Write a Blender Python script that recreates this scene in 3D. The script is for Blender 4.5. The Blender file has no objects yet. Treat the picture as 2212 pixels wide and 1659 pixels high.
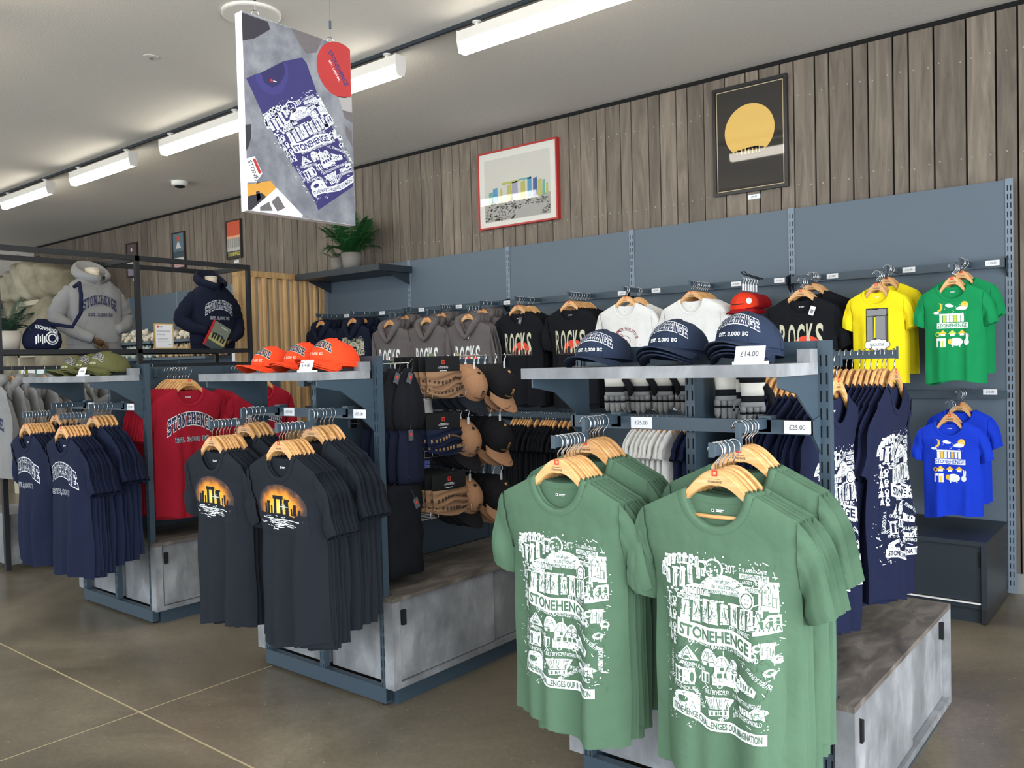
import bpy, math, random
from mathutils import Matrix, Vector
from mathutils.geometry import tessellate_polygon
# ---------------------------------------------------------------- scene, camera, light
SC = bpy.context.scene
COL = SC.collection
PI = math.pi
SC.view_settings.view_transform = 'Standard'
SC.view_settings.look = 'None'
SC.view_settings.gamma = 1.0
SC.view_settings.use_curve_mapping = False
SC.view_settings.exposure = -0.12

FPX, YAW, PITCH, ROLL, CAMH = 1806.19, .680716, -.0272178, -.0247024, 1.45
fw = Vector((-math.sin(YAW)*math.cos(PITCH), math.cos(YAW)*math.cos(PITCH), math.sin(PITCH)))
rt = Vector((math.cos(YAW), math.sin(YAW), 0)); up = rt.cross(fw)
r2 = math.cos(ROLL)*rt + math.sin(ROLL)*up
u2 = -math.sin(ROLL)*rt + math.cos(ROLL)*up
cam = bpy.data.cameras.new('camera'); cam_o = bpy.data.objects.new('camera', cam); COL.objects.link(cam_o)
mw = Matrix((r2, u2, -fw)).transposed().to_4x4(); mw.translation = (0, 0, CAMH)
cam_o.matrix_world = mw
cam.sensor_width = 36; cam.lens = FPX/2212*36; cam.clip_start = .05
SC.camera = cam_o

wd = bpy.data.worlds.new('daylight_sky'); SC.world = wd; wd.use_nodes = True
bg = wd.node_tree.nodes['Background']; bg.inputs[0].default_value = (.80, .90, 1.0, 1); bg.inputs[1].default_value = 1.0

def area(name, loc, rot, sx, sy, power, col):
    l = bpy.data.lights.new(name, 'AREA'); l.shape = 'RECTANGLE'; l.size = sx; l.size_y = sy
    l.energy = power; l.color = col
    o = bpy.data.objects.new(name, l); COL.objects.link(o); o.location = loc; o.rotation_euler = rot
    return o
# daylight entering through the glazed front of the shop, behind the photographer
area('daylight_window', (-5.0, -3.3, 1.75), (math.radians(90), 0, 0), 17.0, 3.0, 440, (.86, .94, 1.0))
# daylight from the glazed entrance at the right-hand end of the shop
area('daylight_entrance', (2.3, .2, 1.55), (math.radians(90), 0, math.radians(90)), 6.0, 2.6, 400, (.90, .95, 1.0))

# ---------------------------------------------------------------- helpers
def lin(c):
    c = c/255.0
    return c/12.92 if c <= .04045 else ((c+.055)/1.055)**2.4
def rgb(r, g, b): return (lin(r), lin(g), lin(b), 1)

class MB:
    """collects faces, builds one mesh"""
    def __init__(s): s.v = []; s.f = []; s.m = []
    def poly(s, pts, m=0):
        i = len(s.v); s.v += [tuple(p) for p in pts]; s.f.append(tuple(range(i, i+len(pts)))); s.m.append(m)
    def box(s, x0, x1, y0, y1, z0, z1, m=0):
        i = len(s.v)
        s.v += [(x0,y0,z0),(x1,y0,z0),(x1,y1,z0),(x0,y1,z0),(x0,y0,z1),(x1,y0,z1),(x1,y1,z1),(x0,y1,z1)]
        for q in ((0,3,2,1),(4,5,6,7),(0,1,5,4),(1,2,6,5),(2,3,7,6),(3,0,4,7)):
            s.f.append(tuple(i+k for k in q)); s.m.append(m)
        return s
    def prism(s, pts, axis, a, b, m=0):
        """pts: 2D polygon in the two other axes (in x,y,z order), extruded along axis a..b"""
        def P(p, t):
            if axis == 'x': return (t, p[0], p[1])
            if axis == 'y': return (p[0], t, p[1])
            return (p[0], p[1], t)
        n = len(pts); i = len(s.v)
        s.v += [P(p, a) for p in pts]+[P(p, b) for p in pts]
        s.f.append(tuple(range(i, i+n))[::-1]); s.m.append(m)
        s.f.append(tuple(range(i+n, i+2*n))); s.m.append(m)
        for k in range(n):
            s.f.append((i+k, i+(k+1) % n, i+n+(k+1) % n, i+n+k)); s.m.append(m)
        return s
    def grid(s, P, m=0, flip=False):
        """P: rows of points"""
        i = len(s.v); nc = len(P[0])
        for r in P: s.v += [tuple(p) for p in r]
        for a in range(len(P)-1):
            for b in range(nc-1):
                q = (i+a*nc+b, i+a*nc+b+1, i+(a+1)*nc+b+1, i+(a+1)*nc+b)
                s.f.append(q[::-1] if flip else q); s.m.append(m)
        return s
    def tube(s, path, r, n=8, m=0, cap=True, rx=None):
        path = [Vector(p) for p in path]; rings = []
        rr = r if isinstance(r, (list, tuple)) else [r]*len(path)
        t0 = (path[1]-path[0]).normalized()
        ref = Vector((0,0,1)) if abs(t0.z) < .9 else Vector((1,0,0))
        nrm = t0.cross(ref).normalized()
        for k, p in enumerate(path):
            a = path[max(k-1,0)]; b = path[min(k+1,len(path)-1)]
            t = (b-a).normalized()
            nrm = (nrm - t*nrm.dot(t)).normalized(); bn = t.cross(nrm)
            rings.append([p+(nrm*math.cos(2*PI*j/n)+bn*math.sin(2*PI*j/n))*rr[k] for j in range(n)])
        i = len(s.v)
        for rg in rings: s.v += [tuple(q) for q in rg]
        for a in range(len(rings)-1):
            for b in range(n):
                s.f.append((i+a*n+b, i+a*n+(b+1) % n, i+(a+1)*n+(b+1) % n, i+(a+1)*n+b)); s.m.append(m)
        if cap:
            s.f.append(tuple(i+b for b in range(n))[::-1]); s.m.append(m)
            s.f.append(tuple(i+(len(rings)-1)*n+b for b in range(n))); s.m.append(m)
        return s
    def loft(s, rings, m=0, cap0=True, cap1=True):
        n = len(rings[0]); i = len(s.v)
        for rg in rings: s.v += [tuple(q) for q in rg]
        for a in range(len(rings)-1):
            for b in range(n):
                s.f.append((i+a*n+b, i+a*n+(b+1) % n, i+(a+1)*n+(b+1) % n, i+(a+1)*n+b)); s.m.append(m)
        if cap0: s.f.append(tuple(i+b for b in range(n))[::-1]); s.m.append(m)
        if cap1: s.f.append(tuple(i+(len(rings)-1)*n+b for b in range(n))); s.m.append(m)
        return s
    def lathe(s, prof, n=24, c=(0,0,0), m=0, cap0=True, cap1=True):
        return s.loft([[(c[0]+r*math.cos(2*PI*j/n), c[1]+r*math.sin(2*PI*j/n), c[2]+z) for j in range(n)] for r, z in prof], m, cap0, cap1)
    def move(s, M):
        s.v = [tuple(M @ Vector(p)) for p in s.v]; return s
    def mesh(s, name, mats, smooth=False):
        me = bpy.data.meshes.new(name); me.from_pydata(s.v, [], s.f)
        for m in mats: me.materials.append(m)
        if any(s.m): me.polygons.foreach_set('material_index', s.m)
        if smooth: me.polygons.foreach_set('use_smooth', [True]*len(s.f))
        me.update(); return me
    def build(s, name, mats, parent=None, smooth=False, loc=None):
        if not isinstance(mats, (list, tuple)): mats = [mats]
        o = bpy.data.objects.new(name, s.mesh(name, mats, smooth)); COL.objects.link(o)
        if parent: o.parent = parent
        if loc: o.location = loc
        return o

def tag(o, label=None, cat=None, group=None, kind=None):
    if label: o['label'] = label
    if cat: o['category'] = cat
    if group: o['group'] = group
    if kind: o['kind'] = kind
    return o
def empty(name, loc=(0,0,0), rz=0, label=None, cat=None, group=None):
    o = bpy.data.objects.new(name, None); COL.objects.link(o); o.empty_display_size = .05
    o.location = loc; o.rotation_euler = (0, 0, rz)
    return tag(o, label, cat, group)
def inst(name, me, parent=None, loc=(0,0,0), rot=(0,0,0), mats=None, sc=None):
    o = bpy.data.objects.new(name, me); COL.objects.link(o); o.location = loc; o.rotation_euler = rot
    if sc: o.scale = sc
    if parent: o.parent = parent
    if mats:
        for k, m in enumerate(mats):
            o.material_slots[k].link = 'OBJECT'; o.material_slots[k].material = m
    return o

# ---------------------------------------------------------------- materials
def mat(name, col, rough=.6, metal=0.0, spec=.5, bump=0, bscale=200, emis=None, var=0, vscale=8, sheen=0, coat=0):
    m = bpy.data.materials.new(name); m.use_nodes = True; nt = m.node_tree; N = nt.nodes; L = nt.links
    b = N['Principled BSDF']; b.inputs['Base Color'].default_value = col
    b.inputs['Roughness'].default_value = rough; b.inputs['Metallic'].default_value = metal
    b.inputs['Specular IOR Level'].default_value = spec
    if sheen: b.inputs['Sheen Weight'].default_value = sheen
    if coat: b.inputs['Coat Weight'].default_value = coat
    if emis: b.inputs['Emission Color'].default_value = emis[0]; b.inputs['Emission Strength'].default_value = emis[1]
    tc = None
    if bump or var: tc = N.new('ShaderNodeTexCoord')
    if bump:
        n = N.new('ShaderNodeTexNoise'); n.inputs['Scale'].default_value = bscale; n.inputs['Detail'].default_value = 3
        L.new(tc.outputs['Object'], n.inputs['Vector'])
        bp = N.new('ShaderNodeBump'); bp.inputs['Strength'].default_value = bump; bp.inputs['Distance'].default_value = .002
        L.new(n.outputs['Fac'], bp.inputs['Height']); L.new(bp.outputs['Normal'], b.inputs['Normal'])
    if var:
        n = N.new('ShaderNodeTexNoise'); n.inputs['Scale'].default_value = vscale; n.inputs['Detail'].default_value = 4
        L.new(tc.outputs['Object'], n.inputs['Vector'])
        mx = N.new('ShaderNodeMix'); mx.data_type = 'RGBA'
        mx.inputs[6].default_value = tuple(c*(1-var) for c in col[:3])+(1,)
        mx.inputs[7].default_value = tuple(min(1, c*(1+var)) for c in col[:3])+(1,)
        L.new(n.outputs['Fac'], mx.inputs[0]); L.new(mx.outputs[2], b.inputs['Base Color'])
    return m
def ramp_mat(name, stops, scale=(1,1,1), nscale=4, detail=6, rough=(.5,.7), bump=.1, objrand=0, distort=0, rough_n=.6, spec=.5, bdist=.003):
    """noise driven colour ramp in object space; objrand shifts brightness per object"""
    m = bpy.data.materials.new(name); m.use_nodes = True; nt = m.node_tree; N = nt.nodes; L = nt.links
    b = N['Principled BSDF']; b.inputs['Specular IOR Level'].default_value = spec
    tc = N.new('ShaderNodeTexCoord'); mp = N.new('ShaderNodeMapping'); mp.inputs['Scale'].default_value = scale
    L.new(tc.outputs['Object'], mp.inputs['Vector'])
    vec = mp.outputs['Vector']; oi = None
    if objrand:
        oi = N.new('ShaderNodeObjectInfo')
        ml = N.new('ShaderNodeMath'); ml.operation = 'MULTIPLY'; ml.inputs[1].default_value = 37.0; L.new(oi.outputs['Random'], ml.inputs[0])
        ad = N.new('ShaderNodeVectorMath'); ad.operation = 'ADD'; L.new(vec, ad.inputs[0]); L.new(ml.outputs[0], ad.inputs[1]); vec = ad.outputs[0]
    n = N.new('ShaderNodeTexNoise'); n.inputs['Scale'].default_value = nscale; n.inputs['Detail'].default_value = detail
    n.inputs['Roughness'].default_value = rough_n; n.inputs['Distortion'].default_value = distort
    L.new(vec, n.inputs['Vector'])
    cr = N.new('ShaderNodeValToRGB'); e = cr.color_ramp.elements
    e[0].position, e[0].color = stops[0]; e[1].position, e[1].color = stops[-1]
    for p, c in stops[1:-1]:
        x = e.new(p); x.color = c
    L.new(n.outputs['Fac'], cr.inputs['Fac']); col = cr.outputs['Color']
    if objrand:
        mr = N.new('ShaderNodeMapRange'); mr.inputs[3].default_value = 1-objrand; mr.inputs[4].default_value = 1+objrand
        L.new(oi.outputs['Random'], mr.inputs[0])
        hs = N.new('ShaderNodeHueSaturation'); L.new(mr.outputs[0], hs.inputs['Value']); L.new(col, hs.inputs['Color']); col = hs.outputs['Color']
    L.new(col, b.inputs['Base Color'])
    mr2 = N.new('ShaderNodeMapRange'); mr2.inputs[3].default_value = rough[0]; mr2.inputs[4].default_value = rough[1]
    L.new(n.outputs['Fac'], mr2.inputs[0]); L.new(mr2.outputs[0], b.inputs['Roughness'])
    if bump:
        bp = N.new('ShaderNodeBump'); bp.inputs['Strength'].default_value = bump; bp.inputs['Distance'].default_value = bdist
        L.new(n.outputs['Fac'], bp.inputs['Height']); L.new(bp.outputs['Normal'], b.inputs['Normal'])
    return m
def fabric(name, col, var=.06):
    m = mat(name, col, rough=.9, spec=.2, bump=.55, bscale=16, var=var, vscale=14)
    for n in m.node_tree.nodes:
        if n.type == 'BUMP': n.inputs['Distance'].default_value = .010
    return m

M = {}
M['steel'] = mat('slate_grey_metal', rgb(58, 74, 86), .42, 0, .5)
M['steel_dark'] = mat('dark_slate_metal', rgb(38, 47, 55), .45)
M['black_metal'] = mat('black_metal', rgb(34, 36, 40), .45)
M['slot'] = mat('slot_shade_and_black_parts', rgb(10, 12, 15), .8)  # near-black: painted shade inside the upright slots, own colour of black parts
M['upright_light'] = mat('pale_slate_metal', rgb(122, 136, 150), .45)
M['panel'] = mat('blue_grey_panel', rgb(92, 106, 118), .55, var=.04, vscale=3)
M['concrete'] = ramp_mat('concrete_effect_laminate', [(.25, rgb(92, 94, 97)), (.5, rgb(132, 134, 137)), (.62, rgb(158, 160, 163)), (.8, rgb(186, 186, 184))], (1,1,.6), 5, 10, (.45,.6), .05, distort=.15)
M['concrete_top'] = ramp_mat('weathered_laminate_top', [(.28, rgb(74, 68, 64)), (.5, rgb(104, 97, 91)), (.68, rgb(134, 126, 117)), (.8, rgb(160, 150, 138))], (3,1,1), 5, 9, (.42,.6), .04, distort=.8)
M['chrome'] = mat('chrome', rgb(205, 208, 212), .18, 1.0)
M['wood_h'] = ramp_mat('beech_hanger', [(.3, rgb(204, 148, 88)), (.55, rgb(226, 172, 112)), (.75, rgb(238, 192, 138))], (4,4,30), 3, 5, (.28,.4), .02, objrand=.12)
M['wood_slat'] = ramp_mat('pale_oak', [(.3, rgb(176, 136, 88)), (.55, rgb(206, 168, 116)), (.75, rgb(224, 190, 142))], (14,14,.7), 3, 6, (.45,.6), .03, objrand=.10)
M['board'] = ramp_mat('weathered_timber', [(.12, rgb(78, 68, 59)), (.42, rgb(110, 99, 88)), (.6, rgb(126, 115, 102)), (.88, rgb(152, 139, 125))], (5,5,.5), 3.0, 8, (.6,.8), .2, objrand=.22, distort=1.6)
M['backing'] = mat('dark_backing', rgb(18, 16, 15), .9)
M['ceiling'] = mat('stippled_ceiling', rgb(214, 210, 202), .95, bump=.9, bscale=95)
M['white_paint'] = mat('off_white_paint', rgb(226, 220, 210), .85)
M['white'] = mat('white_plastic', rgb(236, 236, 234), .5)
M['paper'] = mat('white_paper', rgb(240, 241, 243), .7)
M['ink'] = mat('dark_ink', rgb(40, 42, 48), .8)
M['red_ink'] = mat('red_ink', rgb(214, 60, 48), .7)
M['lamp_body'] = mat('lamp_white', rgb(228, 224, 216), .5)
M['lamp_glow'] = mat('lamp_diffuser', rgb(255, 250, 240), .5, emis=((1.0, .93, .80, 1), 15.0))
M['glass'] = mat('clear_plastic', rgb(225, 230, 232), .15, spec=.6)
F = {}
for k, c in dict(green=(86,114,91), navy=(26,33,56), navy2=(23,29,55), black=(32,36,43), jet=(22,23,28), red=(158,26,44), grey=(140,139,138), hgrey=(104,98,98),
                 hnavy=(24,29,48), white=(232,231,228), cream=(222,218,208), yellow=(244,222,32), kgreen=(22,140,82), blue=(24,60,200), orange=(238,74,36), olive=(94,94,58),
                 capnavy=(38,48,68), capred=(176,26,34), tan=(172,128,96), capblack=(28,27,30), brown=(150,116,88)).items():
    F[k] = fabric('cotton_'+k, rgb(*c))
PR = {}   # print inks
for k, c in dict(white=(240,244,244), navy=(34,38,72), cream=(206,204,176), orange=(226,74,48), grey=(140,140,142), dgrey=(84,84,88), gold=(246,196,64), lime=(196,214,80), red=(196,44,44), black=(24,25,28), tan=(190,150,100)).items():
    PR[k] = mat('ink_'+k, rgb(*c), .75)
# ================================================================ the room
XL, XR, YB, YF, ZC = -14.5, 2.4, 5.72, -3.5, 3.48
def floor_material():
    m = bpy.data.materials.new('polished_concrete'); m.use_nodes = True; nt = m.node_tree; N = nt.nodes; L = nt.links
    b = N['Principled BSDF']; tc = N.new('ShaderNodeTexCoord')
    n1 = N.new('ShaderNodeTexNoise'); n1.inputs['Scale'].default_value = .9; n1.inputs['Detail'].default_value = 9; n1.inputs['Roughness'].default_value = .62; n1.inputs['Distortion'].default_value = .7
    n2 = N.new('ShaderNodeTexNoise'); n2.inputs['Scale'].default_value = 60; n2.inputs['Detail'].default_value = 5
    for n in (n1, n2): L.new(tc.outputs['Object'], n.inputs['Vector'])
    cr = N.new('ShaderNodeValToRGB'); e = cr.color_ramp.elements
    e[0].position = .28; e[0].color = rgb(88, 82, 69); e[1].position = .78; e[1].color = rgb(152, 140, 121)
    x = e.new(.5); x.color = rgb(116, 107, 91)
    L.new(n1.outputs['Fac'], cr.inputs['Fac'])
    mx = N.new('ShaderNodeMix'); mx.data_type = 'RGBA'; mx.blend_type = 'OVERLAY'; mx.inputs[0].default_value = .35
    L.new(cr.outputs['Color'], mx.inputs[6]); L.new(n2.outputs['Color'], mx.inputs[7]); 
    bw = N.new('ShaderNodeRGBToBW'); L.new(n2.outputs['Color'], bw.inputs[0]); L.new(bw.outputs[0], mx.inputs[7])
    L.new(mx.outputs[2], b.inputs['Base Color'])
    # pale specks of aggregate
    vo = N.new('ShaderNodeTexVoronoi'); vo.inputs['Scale'].default_value = 22; L.new(tc.outputs['Object'], vo.inputs['Vector'])
    lt = N.new('ShaderNodeMath'); lt.operation = 'LESS_THAN'; lt.inputs[1].default_value = .06; L.new(vo.outputs['Distance'], lt.inputs[0])
    m2 = N.new('ShaderNodeMix'); m2.data_type = 'RGBA'; m2.inputs[7].default_value = rgb(176, 166, 148)
    L.new(lt.outputs[0], m2.inputs[0]); L.new(mx.outputs[2], m2.inputs[6]); L.new(m2.outputs[2], b.inputs['Base Color'])
    mr = N.new('ShaderNodeMapRange'); mr.inputs[3].default_value = .2; mr.inputs[4].default_value = .42; L.new(n1.outputs['Fac'], mr.inputs[0]); L.new(mr.outputs[0], b.inputs['Roughness'])
    b.inputs['Specular IOR Level'].default_value = .45
    return m
M['floor'] = floor_material()
M['joint'] = mat('joint_filler', rgb(190, 172, 138), .8)
fl = MB().box(XL, XR, YF, YB+.2, -.12, -.0006).build('floor', M['joint']); tag(fl, kind='structure')
gx = [XL, -11.5, -7.48, -3.467, .55, XR]; gy = [YF, -2.3, 1.713, YB+.2]
for i in range(len(gx)-1):
    for j in range(len(gy)-1):
        MB().box(gx[i]+.004, gx[i+1]-.004, gy[j]+.0045, gy[j+1]-.0045, -.1, 0).build('floor_slab', M['floor'], fl)
tag(MB().box(XL, XR, YF, YB+.2, ZC, ZC+.1).build('ceiling', M['ceiling']), kind='structure')
tag(MB().box(XL-.1, XL, YF, YB+.2, 0, ZC).build('wall_left', M['white_paint']), kind='structure')
wr = MB(); wr.box(XR, XR+.1, YF, -2.9, 0, ZC); wr.box(XR, XR+.1, 3.3, YB+.2, 0, ZC); wr.box(XR, XR+.1, -2.9, 3.3, 2.9, ZC); wr.box(XR, XR+.1, -2.9, 3.3, 0, .1)
wr = tag(wr.build('wall_right', M['white_paint']), kind='structure')
for k in range(5): MB().box(XR+.02, XR+.08, -2.9+1.535*k, -2.84+1.535*k, .1, 2.9).build('mullion', M['steel_dark'], wr)
wf = MB(); wf.box(XL, XR, YF-.1, YF, 3.25, ZC); wf.box(XL, XR, YF-.1, YF, 0, .12)
wf = tag(wf.build('wall_front', M['white_paint']), kind='structure')
x = XL+.03
k = 0
while x < XR:
    MB().box(x, x+.06, YF-.09, YF-.02, .12, 3.25).build('mullion', M['steel_dark'], wf); x += 1.69
# timber clad back wall
wb = tag(MB().box(XL, XR, YB, YB+.1, 0, ZC).build('wall_back', M['backing']), kind='structure')
rnd = random.Random(5)
pat = [.105, .17, .178, .145, .10, .150, .105, .165, .10, .135, .09, .15]
xs = [XR]; k = 0
while xs[-1] > XL+.2:
    xs.append(xs[-1]-pat[k % len(pat)]*rnd.choice([.92, 1, 1.06])); k += 1
screws = MB()
bmesh_cache = {}
for a, b in zip(xs[1:], xs[:-1]):
    w = b-a; cx = (a+b)/2; d = rnd.uniform(0, .006)
    g = .0055 if cx > -2.6 else .004
    MB().box(-w/2+g, w/2-g, -.022, 0, -1.72, 1.72).build('timber_board', M['board'], wb, loc=(cx, YB-d, 1.72))
    if cx > -6:
        for z in (3.20, 2.60, 1.9, 1.2, .5):
            for sx in ((-w/2+.03, w/2-.03) if w > .13 else (0,)):
                zz = z+rnd.uniform(-.015, .015)
                screws.lathe([(.0048, 0), (.0048, .003), (.002, .004)], 8, (0,0,0))
                n = 24
                # last lathe: rotate to face -y and move to place
                for q in range(len(screws.v)-n, len(screws.v)):
                    px, py, pz = screws.v[q]; screws.v[q] = (cx+sx+px, YB-d-.022-pz, zz+py)
so = screws.build('board_screws', mat('screw_heads', rgb(165,162,156), .5), wb, smooth=False); so['kind'] = 'stuff'
tag(MB().box(XL, XR, YB-.035, YB-.024, 0, .12).build('baseboard_back', mat('brushed_skirting', rgb(170,172,172), .45, .6)), kind='structure')
# small things on the right end of the timber wall
t = empty('wall_switch', (-.665, YB-.03, 1.62), 0, 'white wall switch plate on the boards at the right edge', 'switch')
MB().box(-.04, .075, -.012, 0, -.06, .06).build('plate', M['white'], t); MB().box(-.01, .012, -.017, -.012, -.02, .02).build('rocker', M['paper'], t)
t = empty('card_reader', (-.645, YB-.03, .955), 0, 'black rectangular control box low on the boards, right edge', 'control box')
MB().box(-.05, .06, -.03, 0, -.055, .055).build('casing', M['slot'], t); MB().box(-.03, .04, -.034, -.03, -.03, .03).build('face', M['black_metal'], t)

# ---------------------------------------------------------------- ceiling fittings
tr = MB().box(XL+.1, 1.5, 3.77, 3.79, ZC-.022, ZC).build('lighting_track', M['steel_dark']); tag(tr, 'thin dark lighting track running along the ceiling over the racks', 'track')
lamp_labels = ['long ceiling tube light at the top edge, right of the sign', 'ceiling tube light half hidden behind the hanging sign', 'ceiling tube light just left of the hanging sign',
               'ceiling tube light second to the left of the hanging sign', 'ceiling tube light cut off by the left edge of the photo']
def tube_light(x0, x1, y, label, grp):
    t = empty('tube_light', ((x0+x1)/2, y+.03, ZC-.022), 0, label, 'ceiling light', grp); L = x1-x0
    prof_b = [(-.036,-.035),(.036,-.035),(.044,-.10),(-.044,-.10)]
    prof_d = [(-.043,-.10),(.043,-.10),(.030,-.158),(.018,-.166),(-.018,-.166),(-.030,-.158)]
    MB().prism(prof_b, 'x', -L/2, L/2).build('housing', M['lamp_body'], t)
    MB().prism(prof_d, 'x', -L/2+.008, L/2-.008).build('diffuser', M['lamp_glow'], t)
    for s in (-1, 1):
        MB().prism([(-.045,-.035),(.045,-.035),(.046,-.10),(.030,-.166),(-.030,-.166),(-.046,-.10)], 'x', s*L/2-.004, s*L/2+.004).build('end_cap', M['lamp_body'], t)
        MB().lathe([(.014,-.036),(.014,-.012),(.028,-.006),(.028,0)], 12, (s*(L/2-.12),0,0)).build('track_mount', M['lamp_body'], t)
L0 = -3.38
for i in range(5):
    a = L0-1.735*i
    tube_light(a, a+1.2, 3.75, lamp_labels[i], 'tube lights on the long track')
MB().box(XL+.1, 1.5, 1.61, 1.63, ZC-.022, ZC).build('lighting_track', M['steel_dark'])
tag(bpy.data.objects['lighting_track.001'], 'second lighting track overhead nearer the shop front', 'track')
for i in range(6):
    a = -.3-1.735*i
    tube_light(a-1.2, a, 1.62, 'tube light on the second track, seen only mirrored in the framed prints', 'tube lights overhead out of frame')
t = empty('smoke_detector', (-8.47, 4.84, ZC), 0, 'white round smoke detector on the ceiling near the timber wall', 'smoke detector')
MB().lathe([(.085,0),(.085,-.035),(.06,-.05)], 24, cap0=False).build('housing', M['white'], t, True)
MB().lathe([(.055,-.048),(.05,-.062),(.025,-.07)], 24, cap0=False).build('sensor', M['slot'], t, True)
t = empty('ceiling_disc', (-4.17, 2.86, ZC), 0, 'flat round cover plate on the ceiling behind the hanging sign', 'ceiling plate')
MB().lathe([(.165,0),(.165,-.014),(.155,-.018)], 40, cap0=False).build('plate', M['lamp_body'], t)
t = empty('sprinkler_head', (-5.23, 2.82, ZC), 0, 'small flush sprinkler cap on the bare ceiling at left', 'sprinkler')
MB().lathe([(.05,0),(.05,-.003),(.03,-.004)], 20, cap0=False).build('escutcheon', M['ceiling'], t); MB().lathe([(.012,-.003),(.012,-.012)], 12).build('cap', M['chrome'], t)
t = empty('ceiling_vent', (-1.0, 5.1, ZC), 0, 'grey vent panel at the top right of the ceiling', 'vent')
MB().box(-.14, .14, -.08, .08, -.012, 0).build('frame', M['panel'], t)
for q in range(5): MB().box(-.12, .12, -.065+q*.028, -.052+q*.028, -.016, -.012).build('slat', M['steel'], t)
# ================================================================ shop fittings
def upright_mesh(h, w=.032, d=.032, z0=.0, slots=True, pitch=.05):
    """slotted tube post: two columns of real slots in the front (-y) face"""
    b = MB()
    b.box(-w/2, w/2, .004, d, z0, h, 0)                       # tube body
    cols = [-.0085, .0085]; sw = .0028; sh = .016
    if not slots: b.box(-w/2, w/2, 0, .004, z0, h, 0); return b
    for a, c in ((-w/2, cols[0]-sw), (cols[0]+sw, cols[1]-sw), (cols[1]+sw, w/2)):
        b.box(a, c, 0, .004, z0, h, 0)
    z = z0+.06; prev = z0
    while z < h-.04:
        for c in cols: b.box(c-sw, c+sw, 0.0002, .004, prev, z-sh, 0)
        for c in cols: b.poly([(c-sw,.0038,z-sh),(c+sw,.0038,z-sh),(c+sw,.0038,z+sh),(c-sw,.0038,z+sh)], 1)
        prev = z+sh; z += pitch
    for c in cols: b.box(c-sw, c+sw, 0.0002, .004, prev, h, 0)
    return b
UP = upright_mesh(1.487, z0=.02).mesh('upright', [M['steel'], M['slot']])
UPW = upright_mesh(2.435, w=.040, z0=.02).mesh('wall_upright', [M['upright_light'], M['slot']])

def txt_block(b, s, x, y, z, h, m, w=None):
    """flat lettering facing -y, appended to MB b"""
    T = text2d(s); tw = T[2]; th = T[3]; k = h/th; kx = (w/tw) if w else k*.92
    for tri in T[1]:
        b.poly([(x+(T[0][i][0]-tw/2)*kx, y, z+(T[0][i][1]-th/2)*k) for i in tri], m)
TXT = {}
def text2d(s, bold=.0):
    """built-in font -> (verts2d, tris, width, height) with origin at lower left of bounds"""
    key = (s, bold)
    if key in TXT: return TXT[key]
    c = bpy.data.curves.new('t', 'FONT'); c.body = s; c.size = 1; c.resolution_u = 3; c.offset = bold
    o = bpy.data.objects.new('t', c)
    me = o.to_mesh(); me.calc_loop_triangles()
    v = [(p.co.x, p.co.y) for p in me.vertices]; tr = [tuple(t.vertices) for t in me.loop_triangles]
    o.to_mesh_clear(); bpy.data.objects.remove(o); bpy.data.curves.remove(c)
    x0 = min(p[0] for p in v); x1 = max(p[0] for p in v); y0 = min(p[1] for p in v); y1 = max(p[1] for p in v)
    v = [(p[0]-x0, p[1]-y0) for p in v]
    # keep faces wound towards the viewer
    out = []
    for a, b_, c_ in tr:
        ar = (v[b_][0]-v[a][0])*(v[c_][1]-v[a][1])-(v[c_][0]-v[a][0])*(v[b_][1]-v[a][1])
        out.append((a, b_, c_) if ar > 0 else (a, c_, b_))
    TXT[key] = (v, out, x1-x0, y1-y0); return TXT[key]
def price_label(parent, x, y, z, text='£25.00', w=.075, h=.036, name='price_label'):
    b = MB(); b.box(-w/2, w/2, -.003, 0, -h/2, h/2, 0)
    if text: txt_block(b, text, 0, -.0036, 0, h*.36, 1)
    return b.build(name, [M['paper'], M['ink']], parent, loc=(x, y, z))

def arm_stepped(parent, x, y0, zt, up_len=.20, lo_len=.155, drop=.045, hb=.030, wb=.012, name='hanging_arm'):
    """arm projecting towards -y from a saddle at (x,y0); zt = top of the upper part"""
    b = MB(); y1 = y0-up_len; y2 = y1-lo_len
    b.box(-wb/2, wb/2, y1, y0, zt-hb, zt)
    if lo_len:
        b.box(-wb/2, wb/2, y1-.0, y1+.020, zt-drop-hb, zt-hb)
        b.box(-wb/2, wb/2, y2, y1, zt-drop-hb, zt-drop)
        b.box(-wb/2-.002, wb/2+.002, y2-.004, y2, zt-drop-hb-.002, zt-drop+.006)
    else:
        b.box(-wb/2-.002, wb/2+.002, y1-.004, y1, zt-hb-.002, zt+.006)
    o = b.build(name, M['steel'], parent, loc=(x, 0, 0))
    s = MB(); s.box(-.018, .018, y0-.012, y0+.03, zt-.04, zt+.006)
    s.build('saddle', M['steel'], o)
    return o

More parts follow.
